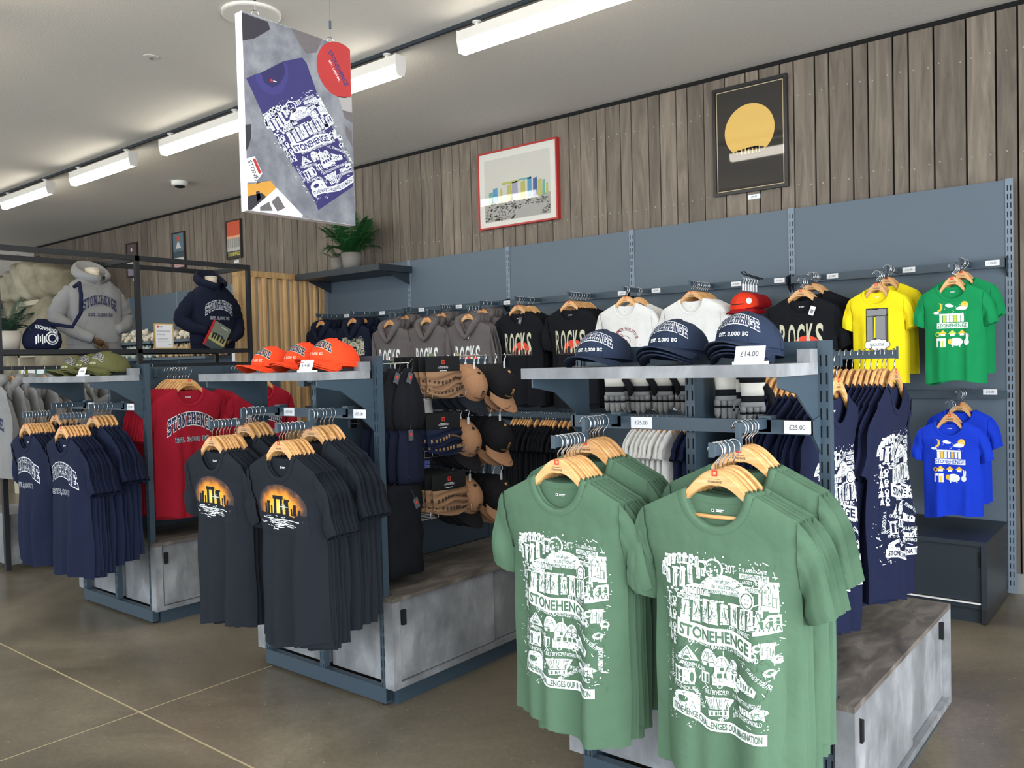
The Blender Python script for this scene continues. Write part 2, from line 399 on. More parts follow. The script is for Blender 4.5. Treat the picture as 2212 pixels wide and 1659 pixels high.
GW = .857
def gondola(xc, name_lbl, cab_lbl, mats=True):
    """free standing double sided rack, end frame towards -y; local origin front centre on the floor"""
    Y0 = 2.37
    t = empty('display_gondola', (xc, Y0, 0), 0, name_lbl, 'display rack', 'slate grey display racks standing in a row')
    hw = GW/2
    for s in (-1, 0, 1):
        inst('upright', UP, t, (s*(hw-.016), 0, 0))
        inst('upright', UP, t, (s*(hw-.016), 1.17, 0)) if s == 0 else None
        MB().lathe([(.016, 0), (.016, .006), (.007, .008), (.007, .022)], 12, (s*(hw-.03), .02, 0)).build('foot', M['slot'], t)
    MB().box(-hw, hw, -.004, .03, .012, .079).build('end_plinth', M['steel'], t)
    MB().box(-hw+.032, hw-.032, .008, .028, 1.425, 1.487).build('top_crossbar', M['steel'], t)
    MB().box(-.012, .012, .032, 1.17, .47, 1.47).build('spine_panel', M['steel'], t)
    r = MB(); r.box(-hw+.02, hw-.02, -.062, -.047, 1.225, 1.265); r.build('front_rail', M['steel'], t)
    for s in (-1, 1):
        MB().prism([(-.062,1.225),(0,1.17),(0,1.275),(-.062,1.265)], 'x', s*(hw-.03)-.004, s*(hw-.03)+.004).build('rail_bracket', M['steel'], t)
        MB().prism([(-.29,1.392),(0,1.392),(0,1.25),(-.05,1.27),(-.17,1.345),(-.29,1.365)], 'x', s*(hw-.034)-.003, s*(hw-.034)+.003).build('shelf_bracket', M['steel'], t)
    sh = MB(); sh.box(-hw+.012, hw-.025, -.318, -.018, 1.393, 1.426)
    sh.build('shelf', M['concrete'], t)
    MB().box(hw-.065, hw-.028, -.07, -.012, 1.4262, 1.464).build('shelf_end_block', M['concrete'], t)
    for s in (-1, 1):
        cabinet(xc, Y0, s, cab_lbl[0 if s > 0 else 1])
    return t
def cabinet(xc, Y0, s, lbl):
    t = empty('storage_cabinet', (xc, Y0, 0), 0, lbl, 'cabinet', 'low concrete-effect cabinets at the rack bases')
    c = M['concrete']; xo = .486
    def bx(b, x0, x1, y0, y1, z0, z1, m=0):
        b.box(min(s*x0, s*x1), max(s*x0, s*x1), y0, y1, z0, z1, m)
    b = MB(); bx(b, .016, .43, .05, 1.195, .08, .449); bx(b, .43, .455, .0335, 1.195, .08, .449)
    bx(b, .4305, xo, -.006, .0333, .08, .449); bx(b, .455, xo, .0333, .036, .08, .449)
    bx(b, .455, xo, 1.17, 1.195, .08, .449); bx(b, .455, xo, .036, 1.17, .08, .104)
    b.build('carcass', c, t)
    b = MB(); bx(b, .016, .43, .05, 1.195, .4492, .467); bx(b, .43, xo, -.006, 1.195, .4492, .467)
    b.build('top', M['concrete_top'], t)
    b = MB(); bx(b, .40, .45, .045, 1.18, .0, .0795); b.build('plinth', M['steel'], t)
    b = MB(); bx(b, .462, .474, .046, .66, .108, .446); d = b.build('door', c, t)
    b = MB(); bx(b, .474, .4895, .05, .070, .345, .408); b.build('handle', M['slot'], d)
    b = MB(); bx(b, .4555, .4615, .64, 1.166, .108, .446); d = b.build('door', c, t)
    b = MB(); bx(b, .4615, .477, 1.11, 1.13, .345, .408); b.build('handle', M['slot'], d)
GA, GB, GC, GD = -1.208, -3.073, -5.022, -7.085
gA = gondola(GA, 'nearest slate display rack carrying the green t-shirts and navy caps', ['concrete-effect cabinet with weathered top below navy t-shirts, nearest rack', 'concrete-effect cabinet on the far side of the green t-shirt rack'])
gB = gondola(GB, 'middle slate display rack carrying black sunrise t-shirts and orange caps', ['concrete-effect cabinet below the hanging tan and black caps', 'concrete-effect cabinet on the hidden side of the middle rack'])
gC = gondola(GC, 'left slate display rack carrying navy college t-shirts and olive caps', ['concrete-effect cabinet below the red t-shirts', 'concrete-effect cabinet behind the navy t-shirts on the left rack'])
ARMS = {}
for g, nm, xs_ in ((gA, 'A', (-1.44, -.943)), (gB, 'B', (-3.266, -2.785)), (gC, 'C', (-5.215, -4.735))):
    for side, x in zip('LR', xs_):
        lx = x-g.location.x
        arm_stepped(g, lx, -.05, 1.270); ARMS[nm+side] = x
        price_label(g, lx+.095, -.0625, 1.246)
# counter labels on the shelves: folded card in a clear foot
def shelf_ticket(x, y, label):
    t = empty('price_ticket', (x, y, 1.4262), 0, label, 'price ticket')
    b = MB(); b.prism([(-.006,.008),(-.0035,.008),(.010,.048),(.0075,.048)], 'x', -.04, .04, 0)
    txt = MB(); txt_block(txt, '£14.00', 0, 0, 0, .014, 1)
    sl = Matrix.Translation((0, -.0005, .028)) @ Matrix.Rotation(-.32, 4, 'X')
    for p in range(len(txt.v)): txt.v[p] = tuple(sl @ Vector(txt.v[p]))
    off = len(b.v); b.v += txt.v; b.f += [tuple(i+off for i in f) for f in txt.f]; b.m += txt.m
    b.build('card', [M['paper'], M['ink']], t)
    MB().box(-.043, .043, -.012, .022, 0, .008).build('holder', M['glass'], t)
shelf_ticket(-.885, 2.074, 'white £14.00 ticket in front of the navy caps')
shelf_ticket(-2.73, 2.072, 'white £14.00 ticket in front of the orange caps')
shelf_ticket(-4.70, 2.074, 'white £14.00 ticket in front of the olive caps')

# ---------------------------------------------------------------- wall display bays
WX = [-7.013, -5.765, -4.55, -3.322, -2.081, -.805]
YW = 5.60
bay_lbl = ['wall bay behind the navy hoodies, under the fern shelf', 'wall bay behind the grey hoodies', 'wall bay behind the black rocks t-shirts', 'wall bay behind the white t-shirts', 'rightmost wall bay behind the yellow and green t-shirts']
BAYS = []
for i in range(5):
    a, b = WX[i], WX[i+1]; w = b-a
    t = empty('wall_display_bay', (a, YW, 0), 0, 'blue-grey '+bay_lbl[i], 'wall display', 'blue-grey wall display bays')
    BAYS.append(t)
    p = MB()
    p.box(.021, w-.021, .008, .026, 1.945, 2.43)
    p.build('back_panel', M['panel'], t)
    MB().box(.021, w-.021, .008, .026, 1.20, 1.940).build('back_panel', M['panel'], t)
    MB().box(.021, w-.021, .008, .026, .42, 1.195).build('back_panel', M['panel'], t)
    inst('upright', UPW, t, (0, 0, 0))
    if i == 4: inst('upright', UPW, t, (w, 0, 0))
    MB().box(.01, w-.01, -.062, -.047, 1.922, 1.972).build('hanging_rail', M['steel'], t)
    zl = 1.163 if i == 4 else 1.0
    yl = -.062 if i == 4 else -.312
    MB().box(.01, w-.01, yl, yl+.015, zl, zl+.045).build('hanging_rail', M['steel'], t)
    if i < 4:
        for s in (.014, w-.014): MB().prism([(-.312,zl+.003),(-.312,zl+.042),(0,zl+.06),(0,zl-.06)], 'x', s-.003, s+.003).build('rail_bracket', M['steel_dark'], t)
    for s in (.012, w-.012):
        MB().prism([(-.062,1.922),(0,1.87),(0,1.99),(-.062,1.972)], 'x', s-.003, s+.003).build('rail_bracket', M['steel_dark'], t)
    c = empty('wall_storage_cabinet', (a, YW, 0), 0, 'dark slate base cabinet of the wall bay '+['below the navy hoodies', 'below the grey hoodies', 'below the first rocks t-shirts', 'below the white t-shirts', 'below the blue kids t-shirts, right corner'][i], 'cabinet', 'dark slate base cabinets along the wall')
    kb = MB(); kb.box(.02, w-.018, -.675, -.01, .415, .44); kb.box(.02, .045, -.66, -.01, .08, .4149); kb.box(w-.045, w-.018, -.675, -.01, .08, .4149)
    kb.box(.045, w-.045, -.66, -.01, .08, .105); kb.box(.045, w-.045, -.03, -.01, .105, .4149)
    kb.build('carcass', M['steel_dark'], c)
    MB().box(.05, w-.05, -.655, -.64, .115, .41).build('door', M['steel_dark'], c)
    MB().box(.05, w-.048, -.672, -.658, .1055, .112).build('door_track', M['white'], c)
    MB().box(w-.062, w-.05, -.66, -.655, .30, .38).build('finger_pull', M['slot'], c)
    MB().box(.03, w-.05, -.64, -.05, 0, .0795).build('plinth', M['steel_dark'], c)
    MB().box(w-.045, w-.02, -.67, -.05, 0.005, .0795).build('plinth_tube', M['black_metal'], c)
def wall_bay_of(x):
    for i in range(5):
        if WX[i] <= x < WX[i+1]: return BAYS[i]
def wall_arm(x, up_len, lo_len, zt=1.962, lab=None, dx=.09, drop=.048):
    t = wall_bay_of(x); lx = x-t.location.x
    arm_stepped(t, lx, -.055, zt, up_len, lo_len, drop=drop)
    if lab is not None: price_label(t, lx+dx, -.0625, zt-.012, lab, .072, .032)
for x, u, l, lab, dx in ((-6.67,.335,0,'£29.99',.06),(-6.183,.312,0,'£29.99',.10),(-5.606,.19,.16,'£29.99',.06),(-5.134,.185,.16,'£29.99',.06),(-4.619,.25,.14,'£29.99',.10),
                     (-4.165,.34,0,None,0),(-3.646,.345,0,'£20.00',.27),(-3.142,.37,0,'£25.00',.06),(-2.62,.375,0,'£20.00',.17),
                     (-1.852,.23,.18,'£15.00',.06),(-1.392,.29,.17,'£15.00',.06),(-.992,.35,.18,'£15.00',.11)):
    wall_arm(x, u, l, lab=lab, dx=dx)
wall_arm(-1.025, .21, .24, zt=1.214, lab='£15.00', dx=.125)

# shelf for the fern, on the first bay
t = empty('fern_shelf', (-6.30, YW, 2.30), 0, 'thick dark slate shelf under the potted fern', 'shelf')
MB().box(-.66, .58, -.42, -.002, .01, .07).build('board', M['steel_dark'], t)
for s in (-.62, .54): MB().prism([(-.30,.009),(-.002,.009),(-.002,-.10)], 'x', s, s+.006).build('bracket', M['steel_dark'], t)
# ================================================================ flat print builder (2D shapes wrapped on real surfaces)
def convex_offset(pts, e):
    n = len(pts); out = []
    ar = sum(pts[i][0]*pts[(i+1) % n][1]-pts[(i+1) % n][0]*pts[i][1] for i in range(n))
    if ar < 0: pts = pts[::-1]
    for i in range(n):
        p0, p1, p2 = pts[i-1], pts[i], pts[(i+1) % n]
        d1 = (p1[0]-p0[0], p1[1]-p0[1]); d2 = (p2[0]-p1[0], p2[1]-p1[1])
        l1 = math.hypot(*d1) or 1; l2 = math.hypot(*d2) or 1
        n1 = (d1[1]/l1, -d1[0]/l1); n2 = (d2[1]/l2, -d2[0]/l2)
        bx, by = n1[0]+n2[0], n1[1]+n2[1]; q = max(.35, (bx*bx+by*by)/2)
        out.append((p1[0]+bx*e/q, p1[1]+by*e/q))
    return out
def R4(x0, x1, y0, y1): return [(x0,y0),(x1,y0),(x1,y1),(x0,y1)]
_O = [R4(0,1.25,1.3,4.7), R4(3.05,4.3,1.3,4.7), R4(1.3,3,4.75,6), R4(1.3,3,0,1.25), [(0,4.7),(1.25,4.7),(1.3,4.75),(1.3,6)], [(3,6),(3,4.75),(3.05,4.7),(4.3,4.7)], [(1.3,0),(1.3,1.25),(1.25,1.3),(0,1.3)], [(3,0),(4.3,1.3),(3.05,1.3),(3,1.25)]]
GLY = {
 'O': (4.3, _O), '0': (4.3, _O),
 'E': (4.3, [R4(.5,1.75,0,6), R4(0,4.3,4.8,6), R4(0,4.3,0,1.2), R4(1.7,3.1,2.45,3.6), R4(3.25,4.3,4,4.9), R4(3.25,4.3,1.1,2)]),
 'T': (4.6, [R4(0,4.6,4.8,6), R4(1.7,2.95,0,4.9), R4(0,1.05,3.8,4.9), R4(3.55,4.6,3.8,4.9), R4(1.0,3.6,0,1.05)]),
 'H': (4.8, [R4(.5,1.75,0,6), R4(3.05,4.3,0,6), R4(1.7,3.1,2.45,3.6), R4(0,2.2,0,1.0), R4(0,2.2,5,6), R4(2.6,4.8,0,1), R4(2.6,4.8,5,6)]),
 'N': (4.9, [R4(.5,1.65,0,6), R4(3.2,4.35,0,6), [(.5,6),(1.75,6),(4.35,0),(3.1,0)], R4(0,2.1,0,1.0), R4(0,1.7,5,6), R4(2.7,4.9,5,6)]),
 'S': (4.3, [R4(0,1.25,3.4,4.7), R4(3.05,4.3,1.3,2.6), R4(1.0,3.4,2.4,3.6), R4(1.3,3.4,4.75,6), R4(.9,3,0,1.25), [(0,4.7),(1.25,4.7),(1.3,4.75),(1.3,6)], [(3,0),(4.3,1.3),(3.05,1.3),(3,1.25)], [(0,3.4),(1.1,2.4),(1.3,3.5)], [(3.2,3.6),(3,2.5),(4.3,2.6)], R4(3.2,4.3,4,6), R4(0,1.1,0,2)]),
 'G': (4.6, [R4(0,1.25,1.3,4.7), R4(1.3,3.4,4.75,6), R4(1.3,3.2,0,1.25), [(0,4.7),(1.25,4.7),(1.3,4.75),(1.3,6)], [(1.3,0),(1.3,1.25),(1.25,1.3),(0,1.3)], R4(3.2,4.3,4.1,6), R4(3.05,4.3,0,2.9), R4(2.3,4.6,2.2,3.1)]),
 'C': (4.3, [R4(0,1.25,1.3,4.7), R4(1.3,3.4,4.75,6), R4(1.3,3.4,0,1.25), [(0,4.7),(1.25,4.7),(1.3,4.75),(1.3,6)], [(1.3,0),(1.3,1.25),(1.25,1.3),(0,1.3)], R4(3.2,4.3,4.0,6), R4(3.2,4.3,0,2)]),
 'B': (4.4, [R4(.5,1.75,0,6), R4(0,3.3,4.8,6), R4(0,3.3,0,1.2), R4(1.7,3.3,2.5,3.5), R4(3.05,4.2,3.5,4.9), R4(3.05,4.4,1.1,2.6), [(3.3,6),(3.2,4.8),(4.2,4.9)], [(3.3,0),(4.4,1.1),(3.2,1.2)]]),
 '3': (4.2, [R4(.3,3,4.8,6), R4(.3,3,0,1.2), R4(1.2,3,2.4,3.6), R4(2.95,4.2,3.3,4.8), R4(2.95,4.2,1.2,2.7), [(3,6),(2.95,4.8),(4.2,4.8)], [(3,0),(4.2,1.2),(2.95,1.2)], R4(0,1.1,4.2,5.4), R4(0,1.1,.6,1.8)]),
 '.': (1.5, [R4(.2,1.4,0,1.2)]), ',': (1.5, [[(.1,-1),(.8,-1),(1.4,1.2),(.2,1.2)]]), ' ': (2.2, []),
}
class Dec:
    """list of convex 2D polygons (pts, material index, layer)"""
    def __init__(s): s.p = []
    def cv(s, pts, m=0, l=0): s.p.append(([tuple(q) for q in pts], m, l)); return s
    def rect(s, x0, x1, y0, y1, m=0, l=0): return s.cv(R4(x0,x1,y0,y1), m, l)
    def poly(s, pts, m=0, l=0):
        tr = tessellate_polygon([[Vector((p[0],p[1],0)) for p in pts]])
        for t in tr: s.cv([pts[i] for i in t], m, l)
        return s
    def ell(s, cx, cy, rx, ry, m=0, l=0, n=18, a0=0, a1=2*PI):
        s.cv([(cx+rx*math.cos(a0+(a1-a0)*i/n), cy+ry*math.sin(a0+(a1-a0)*i/n)) for i in range(n if a1-a0 > 6.2 else n+1)], m, l); return s
    def line(s, pts, w, m=0, l=0):
        for a, b in zip(pts[:-1], pts[1:]):
            dx, dy = b[0]-a[0], b[1]-a[1]; d = math.hypot(dx, dy) or 1; nx, ny = -dy/d*w/2, dx/d*w/2
            s.cv([(a[0]-nx,a[1]-ny),(b[0]-nx,b[1]-ny),(b[0]+nx,b[1]+ny),(a[0]+nx,a[1]+ny)], m, l)
        return s
    def text(s, t, cx, cy, w, h, m=0, l=0, rot=0, bold=.012, fn=None):
        T = text2d(t, bold); kx = w/T[2]; ky = h/T[3]; c, sn = math.cos(rot), math.sin(rot)
        for tri in T[1]:
            q = []
            for i in tri:
                x, y = (T[0][i][0]-T[2]/2)*kx, (T[0][i][1]-T[3]/2)*ky
                if fn: x, y = fn(x, y)
                q.append((cx+x*c-y*sn, cy+x*sn+y*c))
            s.cv(q, m, l)
        return s
    def varsity(s, t, cx, cy, w, h, fill, out=None, arch=0, l=0, e=.33):
        adv = .75; tot = sum(GLY[c][0] for c in t)+adv*(len(t)-1); kx = w/tot; ky = h/6
        def W(p): 
            x = (p[0]-tot/2)*kx; y = (p[1]-3)*ky; u = 2*x/w
            return (cx+x, cy+y*(1+.18*u*u if arch else 1)+arch*(1-u*u)-arch*.5)
        x = 0
        for c in t:
            adv_, ps = GLY[c]
            for pl in ps:
                q = [(x+a, b) for a, b in pl]
                if out is not None: s.cv([W(r) for r in convex_offset(q, e)], out, l)
                s.cv([W(r) for r in q], fill, l+1)
            x += adv_+adv
        return s
    def add(s, o, fn=None, dl=0, mm=None):
        for pts, m, l in o.p: s.p.append(([fn(*q) for q in pts] if fn else pts, mm[m] if mm else m, l+dl))
        return s
    def cut(s, step):
        out = []
        def clip(pts, ax, c, keep_low):
            r = []; n = len(pts)
            for i in range(n):
                a, b = pts[i], pts[(i+1) % n]; ia = (a[ax] <= c) == keep_low; ib = (b[ax] <= c) == keep_low
                if ia: r.append(a)
                if ia != ib:
                    t = (c-a[ax])/(b[ax]-a[ax]); r.append((a[0]+(b[0]-a[0])*t, a[1]+(b[1]-a[1])*t))
            return r
        for pts, m, l in s.p:
            todo = [pts]
            for ax in (0, 1):
                nxt = []
                for q in todo:
                    lo = min(p[ax] for p in q); hi = max(p[ax] for p in q)
                    k = math.floor(lo/step)+1
                    while k*step < hi-1e-6:
                        a = clip(q, ax, k*step, True); q2 = clip(q, ax, k*step, False)
                        if len(a) > 2: nxt.append(a)
                        q = q2; k += 1
                        if len(q) < 3: break
                    if len(q) > 2: nxt.append(q)
                todo = nxt
            out += [(q, m, l) for q in todo]
        return out
    def mesh(s, name, mats, surf, step=.02, off=.0016, lay=.0006, clipbox=None):
        """surf(x, y, d) -> 3D point d in front of the surface"""
        b = MB(); xy = []
        for pts, m, l in s.cut(step):
            n = len(pts); ar = sum(pts[i][0]*pts[(i+1) % n][1]-pts[(i+1) % n][0]*pts[i][1] for i in range(n))
            if abs(ar) < 1e-10: continue
            if ar < 0: pts = pts[::-1]
            b.poly([surf(x, y, off+lay*l) for x, y in pts], m)
            for x, y in pts: xy += [x, y, 0.0]
        me = b.mesh(name, mats)
        at = me.attributes.new('print_xy', 'FLOAT_VECTOR', 'POINT'); at.data.foreach_set('vector', xy)
        return me

# ---- the illustrated block print (materials: 0 ink, 1 cloth colour), about .31 x .43, origin at centre
def illustrated_print(seed=3):
    d = Dec(); r = random.Random(seed)
    def stone(x, y, w, h, lean=0, m=0):
        d.poly([(x-w/2,y),(x+w/2,y),(x+w/2+lean,y+h*.93),(x+w*.3+lean,y+h),(x-w*.35+lean,y+h*.97),(x-w/2+lean,y+h*.9)], m, 0)
        d.line([(x-w*.15,y+h*.2),(x-w*.1+lean*.6,y+h*.75)], w*.10, 1, 1)
        if r.random() < .6: d.line([(x+w*.2,y+h*.15),(x+w*.22+lean*.5,y+h*.5)], w*.12, 1, 1)
    # stone ring, top left
    for i in range(9):
        a = PI*(.98-.62*i/8); stone(-.085+.075*math.cos(a), .150+.045*math.sin(a)-.012, .012, .03, .002)
    for i in range(5): d.rect(-.15+.026*i, -.128+.026*i, .196+.004*i-.0012*i*i, .203+.004*i-.0012*i*i)
    for x, y, w, h in ((-.140,.125,.014,.04),(-.118,.118,.015,.05),(-.095,.122,.016,.055),(-.072,.135,.014,.05),(-.05,.15,.012,.03),(-.035,.158,.012,.022)): stone(x, y, w, h, r.uniform(-.003,.003))
    for i in range(7): d.ell(-.145+.017*i, .112+r.uniform(-.004,.004), .006, .004, 0, 0, 8)
    d.rect(-.128,-.084,.166,.172); d.rect(-.105,-.06,.183,.188)
    # round face
    d.ell(-.005,.182,.026,.026,0,0); d.ell(-.005,.182,.021,.021,1,1)
    for i in range(16):
        a = r.uniform(0,6.28); q = r.uniform(.004,.019); d.rect(-.007+q*math.cos(a), -.003+q*math.cos(a), .180+q*math.sin(a), .184+q*math.sin(a), 0, 2)
    d.text('30T', .040,.186,.028,.022)
    for i, (s_, w_) in enumerate((('THE APPROXIMATE',.070),('WEIGHT OF THE',.068),('LARGEST STONE, THE',.074),('HEELSTONE',.056))):
        y = .192-.0155*i-.004; x = .098+.006*i*.5
        if i in (1,3):
            d.rect(x-w_/2-.003, x+w_/2+.003, y-.0066, y+.0066); d.text(s_, x, y, w_, .0095, 1, 1)
        else: d.text(s_, x, y, w_, .0095)
    stone(.126,.094,.022,.062,-.002); stone(.147,.090,.020,.066,.001); d.rect(.112,.160,.155,.166)
    # dome building with band of lettering
    d.ell(.02,.118,.068,.05,0,0,20,0,PI); d.ell(-.055,.108,.04,.028,0,0,16,0,PI)
    for i in range(6): d.rect(-.085+.011*i,-.078+.011*i,.110,.126,1,1); d.rect(-.0835+.011*i,-.0795+.011*i,.110,.123,0,2)
    d.text('NEOLITHIC',.018,.150,.038,.008,1,1); d.text('BLUESTONE',.02,.136,.06,.009,1,1); d.text('MIDWINTER SUNSET',.022,.123,.085,.009,1,1)
    d.ell(.083,.112,.020,.024,0,2); d.ell(.083,.112,.017,.020,1,3); d.ell(.083,.112,.014,.017,0,4)
    for dx in (-.005,.005): d.ell(.083+dx,.116,.002,.002,1,5,8)
    d.line([(.078,.106),(.083,.103),(.088,.106)],.0016,1,5)
    d.rect(-.110,-.045,.094,.106); d.text('SARSEN STONE',-.078,.100,.055,.007,1,1)
    # main row of standing stones
    xx = -.085
    for i in range(9):
        w = r.choice([.018,.021,.024]); h = r.uniform(.050,.062)
        d.poly([(xx-w/2,.038),(xx+w/2,.038+r.uniform(-.003,.003)),(xx+w/2-.002,.038+h),(xx-w/2+.002,.038+h)],0,0)
        for q in range(3): d.line([(xx+r.uniform(-.4,.4)*w,.045+r.uniform(0,.02)),(xx+r.uniform(-.4,.4)*w,.07+r.uniform(0,.02))],.0018,1,1)
        xx += w+.0045
    d.rect(-.095,-.04,.092,.0975); d.rect(-.03,.02,.095,.100); d.rect(.03,.075,.093,.098)
    # figures, right
    d.poly([(.100,.03),(.160,.04),(.160,.085),(.135,.083),(.118,.06),(.10,.055)],0,0)
    for x in (.122,.140,.153):
        d.ell(x,.074,.0035,.0042,1,1,8); d.cv([(x-.004,.069),(x+.004,.069),(x+.003,.055),(x-.003,.055)],1,1); d.line([(x-.002,.056),(x-.005,.043)],.0022,1,1); d.line([(x+.002,.056),(x+.005,.043)],.0022,1,1); d.line([(x-.004,.067),(x-.009,.060)],.0018,1,1)
    d.cv([(.104,.047),(.112,.049),(.112,.053),(.104,.051)],1,1)
    # left column of figures
    for y in (.075,.040,.006,-.024):
        d.ell(-.138,y+.024,.011,.006,0,0,12,0,PI); d.rect(-.1395,-.1365,y,y+.026); d.cv([(-.146,y-.004),(-.130,y-.004),(-.134,y+.014),(-.142,y+.014)],0,0); d.ell(-.118,y+.010,.008,.010,0,0,10); d.ell(-.118,y+.012,.004,.005,1,1,8); d.rect(-.124,-.112,y-.008,y+.0)
    # main banner with a wave
    def wave(x): return .020-.028*(x+.10)/.2 + .005*math.sin(x*34)
    n = 16; tp = [(-.105+.205*i/n) for i in range(n+1)]
    for a, b in zip(tp[:-1], tp[1:]): d.cv([(a,wave(a)-.022),(b,wave(b)-.022),(b,wave(b)+.022),(a,wave(a)+.022)],0,2)
    d.text('STONEHENGE',-.0025,0,.190,.031,1,3,0,.035,lambda x,y:(x, y+wave(x)))
    d.text('EST. 3000 BC',.062,.030,.062,.012,0,0,-.10)
    def wave2(x): return -.018-.10*(x+.10)*.9
    d.text('ON SALISBURY PLAIN IN SOUTHERN ENGLAND',.02,0,.190,.0125,0,0,0,.012,lambda x,y:(x,y+wave2(x)+.006))
    # huts
    d.poly([(-.108,-.062),(-.050,-.066),(-.078,-.026)],0,0); d.line([(-.078,-.03),(-.092,-.06)],.0016,1,1); d.line([(-.078,-.03),(-.066,-.062)],.0016,1,1); d.ell(-.080,-.060,.008,.008,1,1,10,0,PI)
    for x, y, q in ((-.022,-.060,.022),(.010,-.070,.018),(.04,-.072,.016)):
        d.ell(x,y,q,q*1.5,0,0,14,0,PI); d.rect(x-q*.9,x+q*.9,y-.012,y-.002); d.rect(x-.004,x+.004,y-.012,y-.003,1,1)
        for k in (-.5,0,.5): d.line([(x+k*q*1.5,y+.002),(x+k*q*.6,y+q*1.1)],.0013,1,1)
    d.text('ON A WINDSWEPT PLAIN',-.075,-.074,.085,.011,0,0,-.22)
    # minibus
    d.poly([(-.010,-.118),(.060,-.124),(.060,-.092),(.048,-.084),(-.004,-.080),(-.012,-.095)],0,0)
    for i in range(4): d.rect(.0+.014*i,.010+.014*i,-.100,-.088,1,1)
    for x in (.006,.044): d.ell(x,-.121,.006,.006,0,2,10); d.ell(x,-.121,.0035,.0035,1,3,8)
    d.rect(-.042,-.018,-.116,-.088); 
    for x in (-.036,-.024): d.rect(x-.003,x+.003,-.114,-.092,1,1)
    # stones left
    d.rect(-.118,-.060,-.128,-.085); 
    for x in (-.110,-.094,-.070): d.rect(x-.004,x+.004,-.124,-.092,1,1)
    d.ell(-.066,-.108,.010,.020,0,2,12); d.ell(-.066,-.108,.005,.014,1,3,10)
    d.text('ISOLATED ON A',-.134,-.088,.075,.011,0,0,PI/2-.08)
    d.text('STANDS SOLITARY',.118,-.082,.085,.011,0,0,-.75); d.text('MONUMENT',.143,-.128,.065,.011,0,0,-PI/2)
    # ring camp, right
    d.poly([(.060,-.072),(.110,-.105),(.106,-.122),(.062,-.112)],0,0)
    for i in range(5): d.rect(.066+.008*i,.070+.008*i,-.106-.001*i,-.090-.003*i,1,1)
    for x, y in ((.125,-.025),(.138,-.028)): stone(x, y, .012, .04)
    d.rect(.115,.147,.008,.014)
    for x, y in ((.100,-.020),(.112,.0),(.135,-.062),(.150,-.03)):
        d.ell(x,y,.012,.010,0,0,12); d.ell(x+.002,y+.001,.006,.005,1,1,10); d.rect(x-.008,x-.006,y-.016,y-.006); d.rect(x+.006,x+.008,y-.016,y-.006)
    d.text('IT IS UNIQUE',-.092,-.138,.065,.012,0,0,-.05); d.text('BUILT BY PEOPLE WITH NO WRITTEN LANGUAGE',.045,-.140,.150,.0115,0,0,-.06)
    d.text('AMONG THE',-.046,-.160,.05,.0105,0,0,-1.05); d.text('OF THE ANCIENT WORLD',.075,-.182,.095,.012,0,0,-.12)
    # cauldron shape
    d.ell(-.085,-.172,.040,.026,0,0,18,0,PI); d.rect(-.124,-.046,-.196,-.172); d.ell(-.092,-.168,.016,.009,1,1); d.line([(-.082,-.176),(-.076,-.195)],.0018,1,1); d.line([(-.066,-.172),(-.058,-.195)],.0018,1,1)
    # goblet of lettering
    d.poly([(-.032,-.150),(.040,-.152),(.024,-.182),(-.016,-.180)],0,0)
    for i in range(10): d.line([(-.026+.0062*i,-.153),(-.014+.0036*i+r.uniform(-.003,.003),-.178)],.0014,1,1)
    d.rect(-.018,.022,-.198,-.184)
    for i in range(4): d.rect(-.013+.009*i,-.009+.009*i,-.196,-.186,1,1)
    d.text('MONUMENTS',.028,-.196,.055,.011,0,0,.5)
    d.ell(.115,-.158,.018,.010,0,0); d.poly([(.06,-.155),(.125,-.162),(.128,-.176),(.064,-.172)],0,0)
    for i in range(7): d.line([(.068+.008*i,-.158),(.066+.008*i,-.172)],.0014,1,1)
    # lower banner
    def wb_(x): return -.214-.016*math.sin((x+.02)*13)-.006*math.cos(x*30)
    tp = [(-.130+.262*i/20) for i in range(21)]
    for a, b in zip(tp[:-1], tp[1:]): d.cv([(a,wb_(a)-.014),(b,wb_(b)-.014),(b,wb_(b)+.014),(a,wb_(a)+.014)],0,2)
    d.text('STONEHENGE CHALLENGES OUR IMAGINATION',0,0,.248,.018,1,3,0,.03,lambda x,y:(x,y+wb_(x)))
    for i in range(520):
        x = r.uniform(-.15,.155); y = r.uniform(-.20,.205); a = r.choice([.3,1.2,1.57,2.2,2.9])+r.uniform(-.15,.15); q = r.uniform(.003,.009)
        if abs(y-wave(x)) < .026 and -.11 < x < .105: continue
        d.line([(x-q*math.cos(a),y-q*math.sin(a)),(x+q*math.cos(a),y+q*math.sin(a))], r.uniform(.0009,.0018), 1, 1)
    # hatching, dots and splashes filling the gaps
    for i in range(260):
        x = r.uniform(-.15,.16); y = r.uniform(-.232,.21); a = r.uniform(0,3.1); q = r.uniform(.003,.010)
        d.line([(x-q*math.cos(a),y-q*math.sin(a)),(x+q*math.cos(a),y+q*math.sin(a))], r.uniform(.0012,.0026), 0 if r.random() < .7 else 1, 1)
    for i in range(90):
        a = r.uniform(0,6.28); x = .158*math.copysign(abs(math.cos(a))**.5,math.cos(a))*r.uniform(.95,1.08); y = -.01+.222*math.copysign(abs(math.sin(a))**.5,math.sin(a))*r.uniform(.96,1.05)
        q = r.uniform(.0008,.0022); d.rect(x-q,x+q,y-q,y+q)
    return d
DP_MAP = illustrated_print()
def college(fill, out, w=.30):
    d = Dec(); d.varsity('STONEHENGE', 0, .03, w, .075, fill, out, arch=.055, e=.34)
    d.varsity('EST. 3,000 BC', 0, -.065, w*.72, .026, fill, out, e=.3); return d
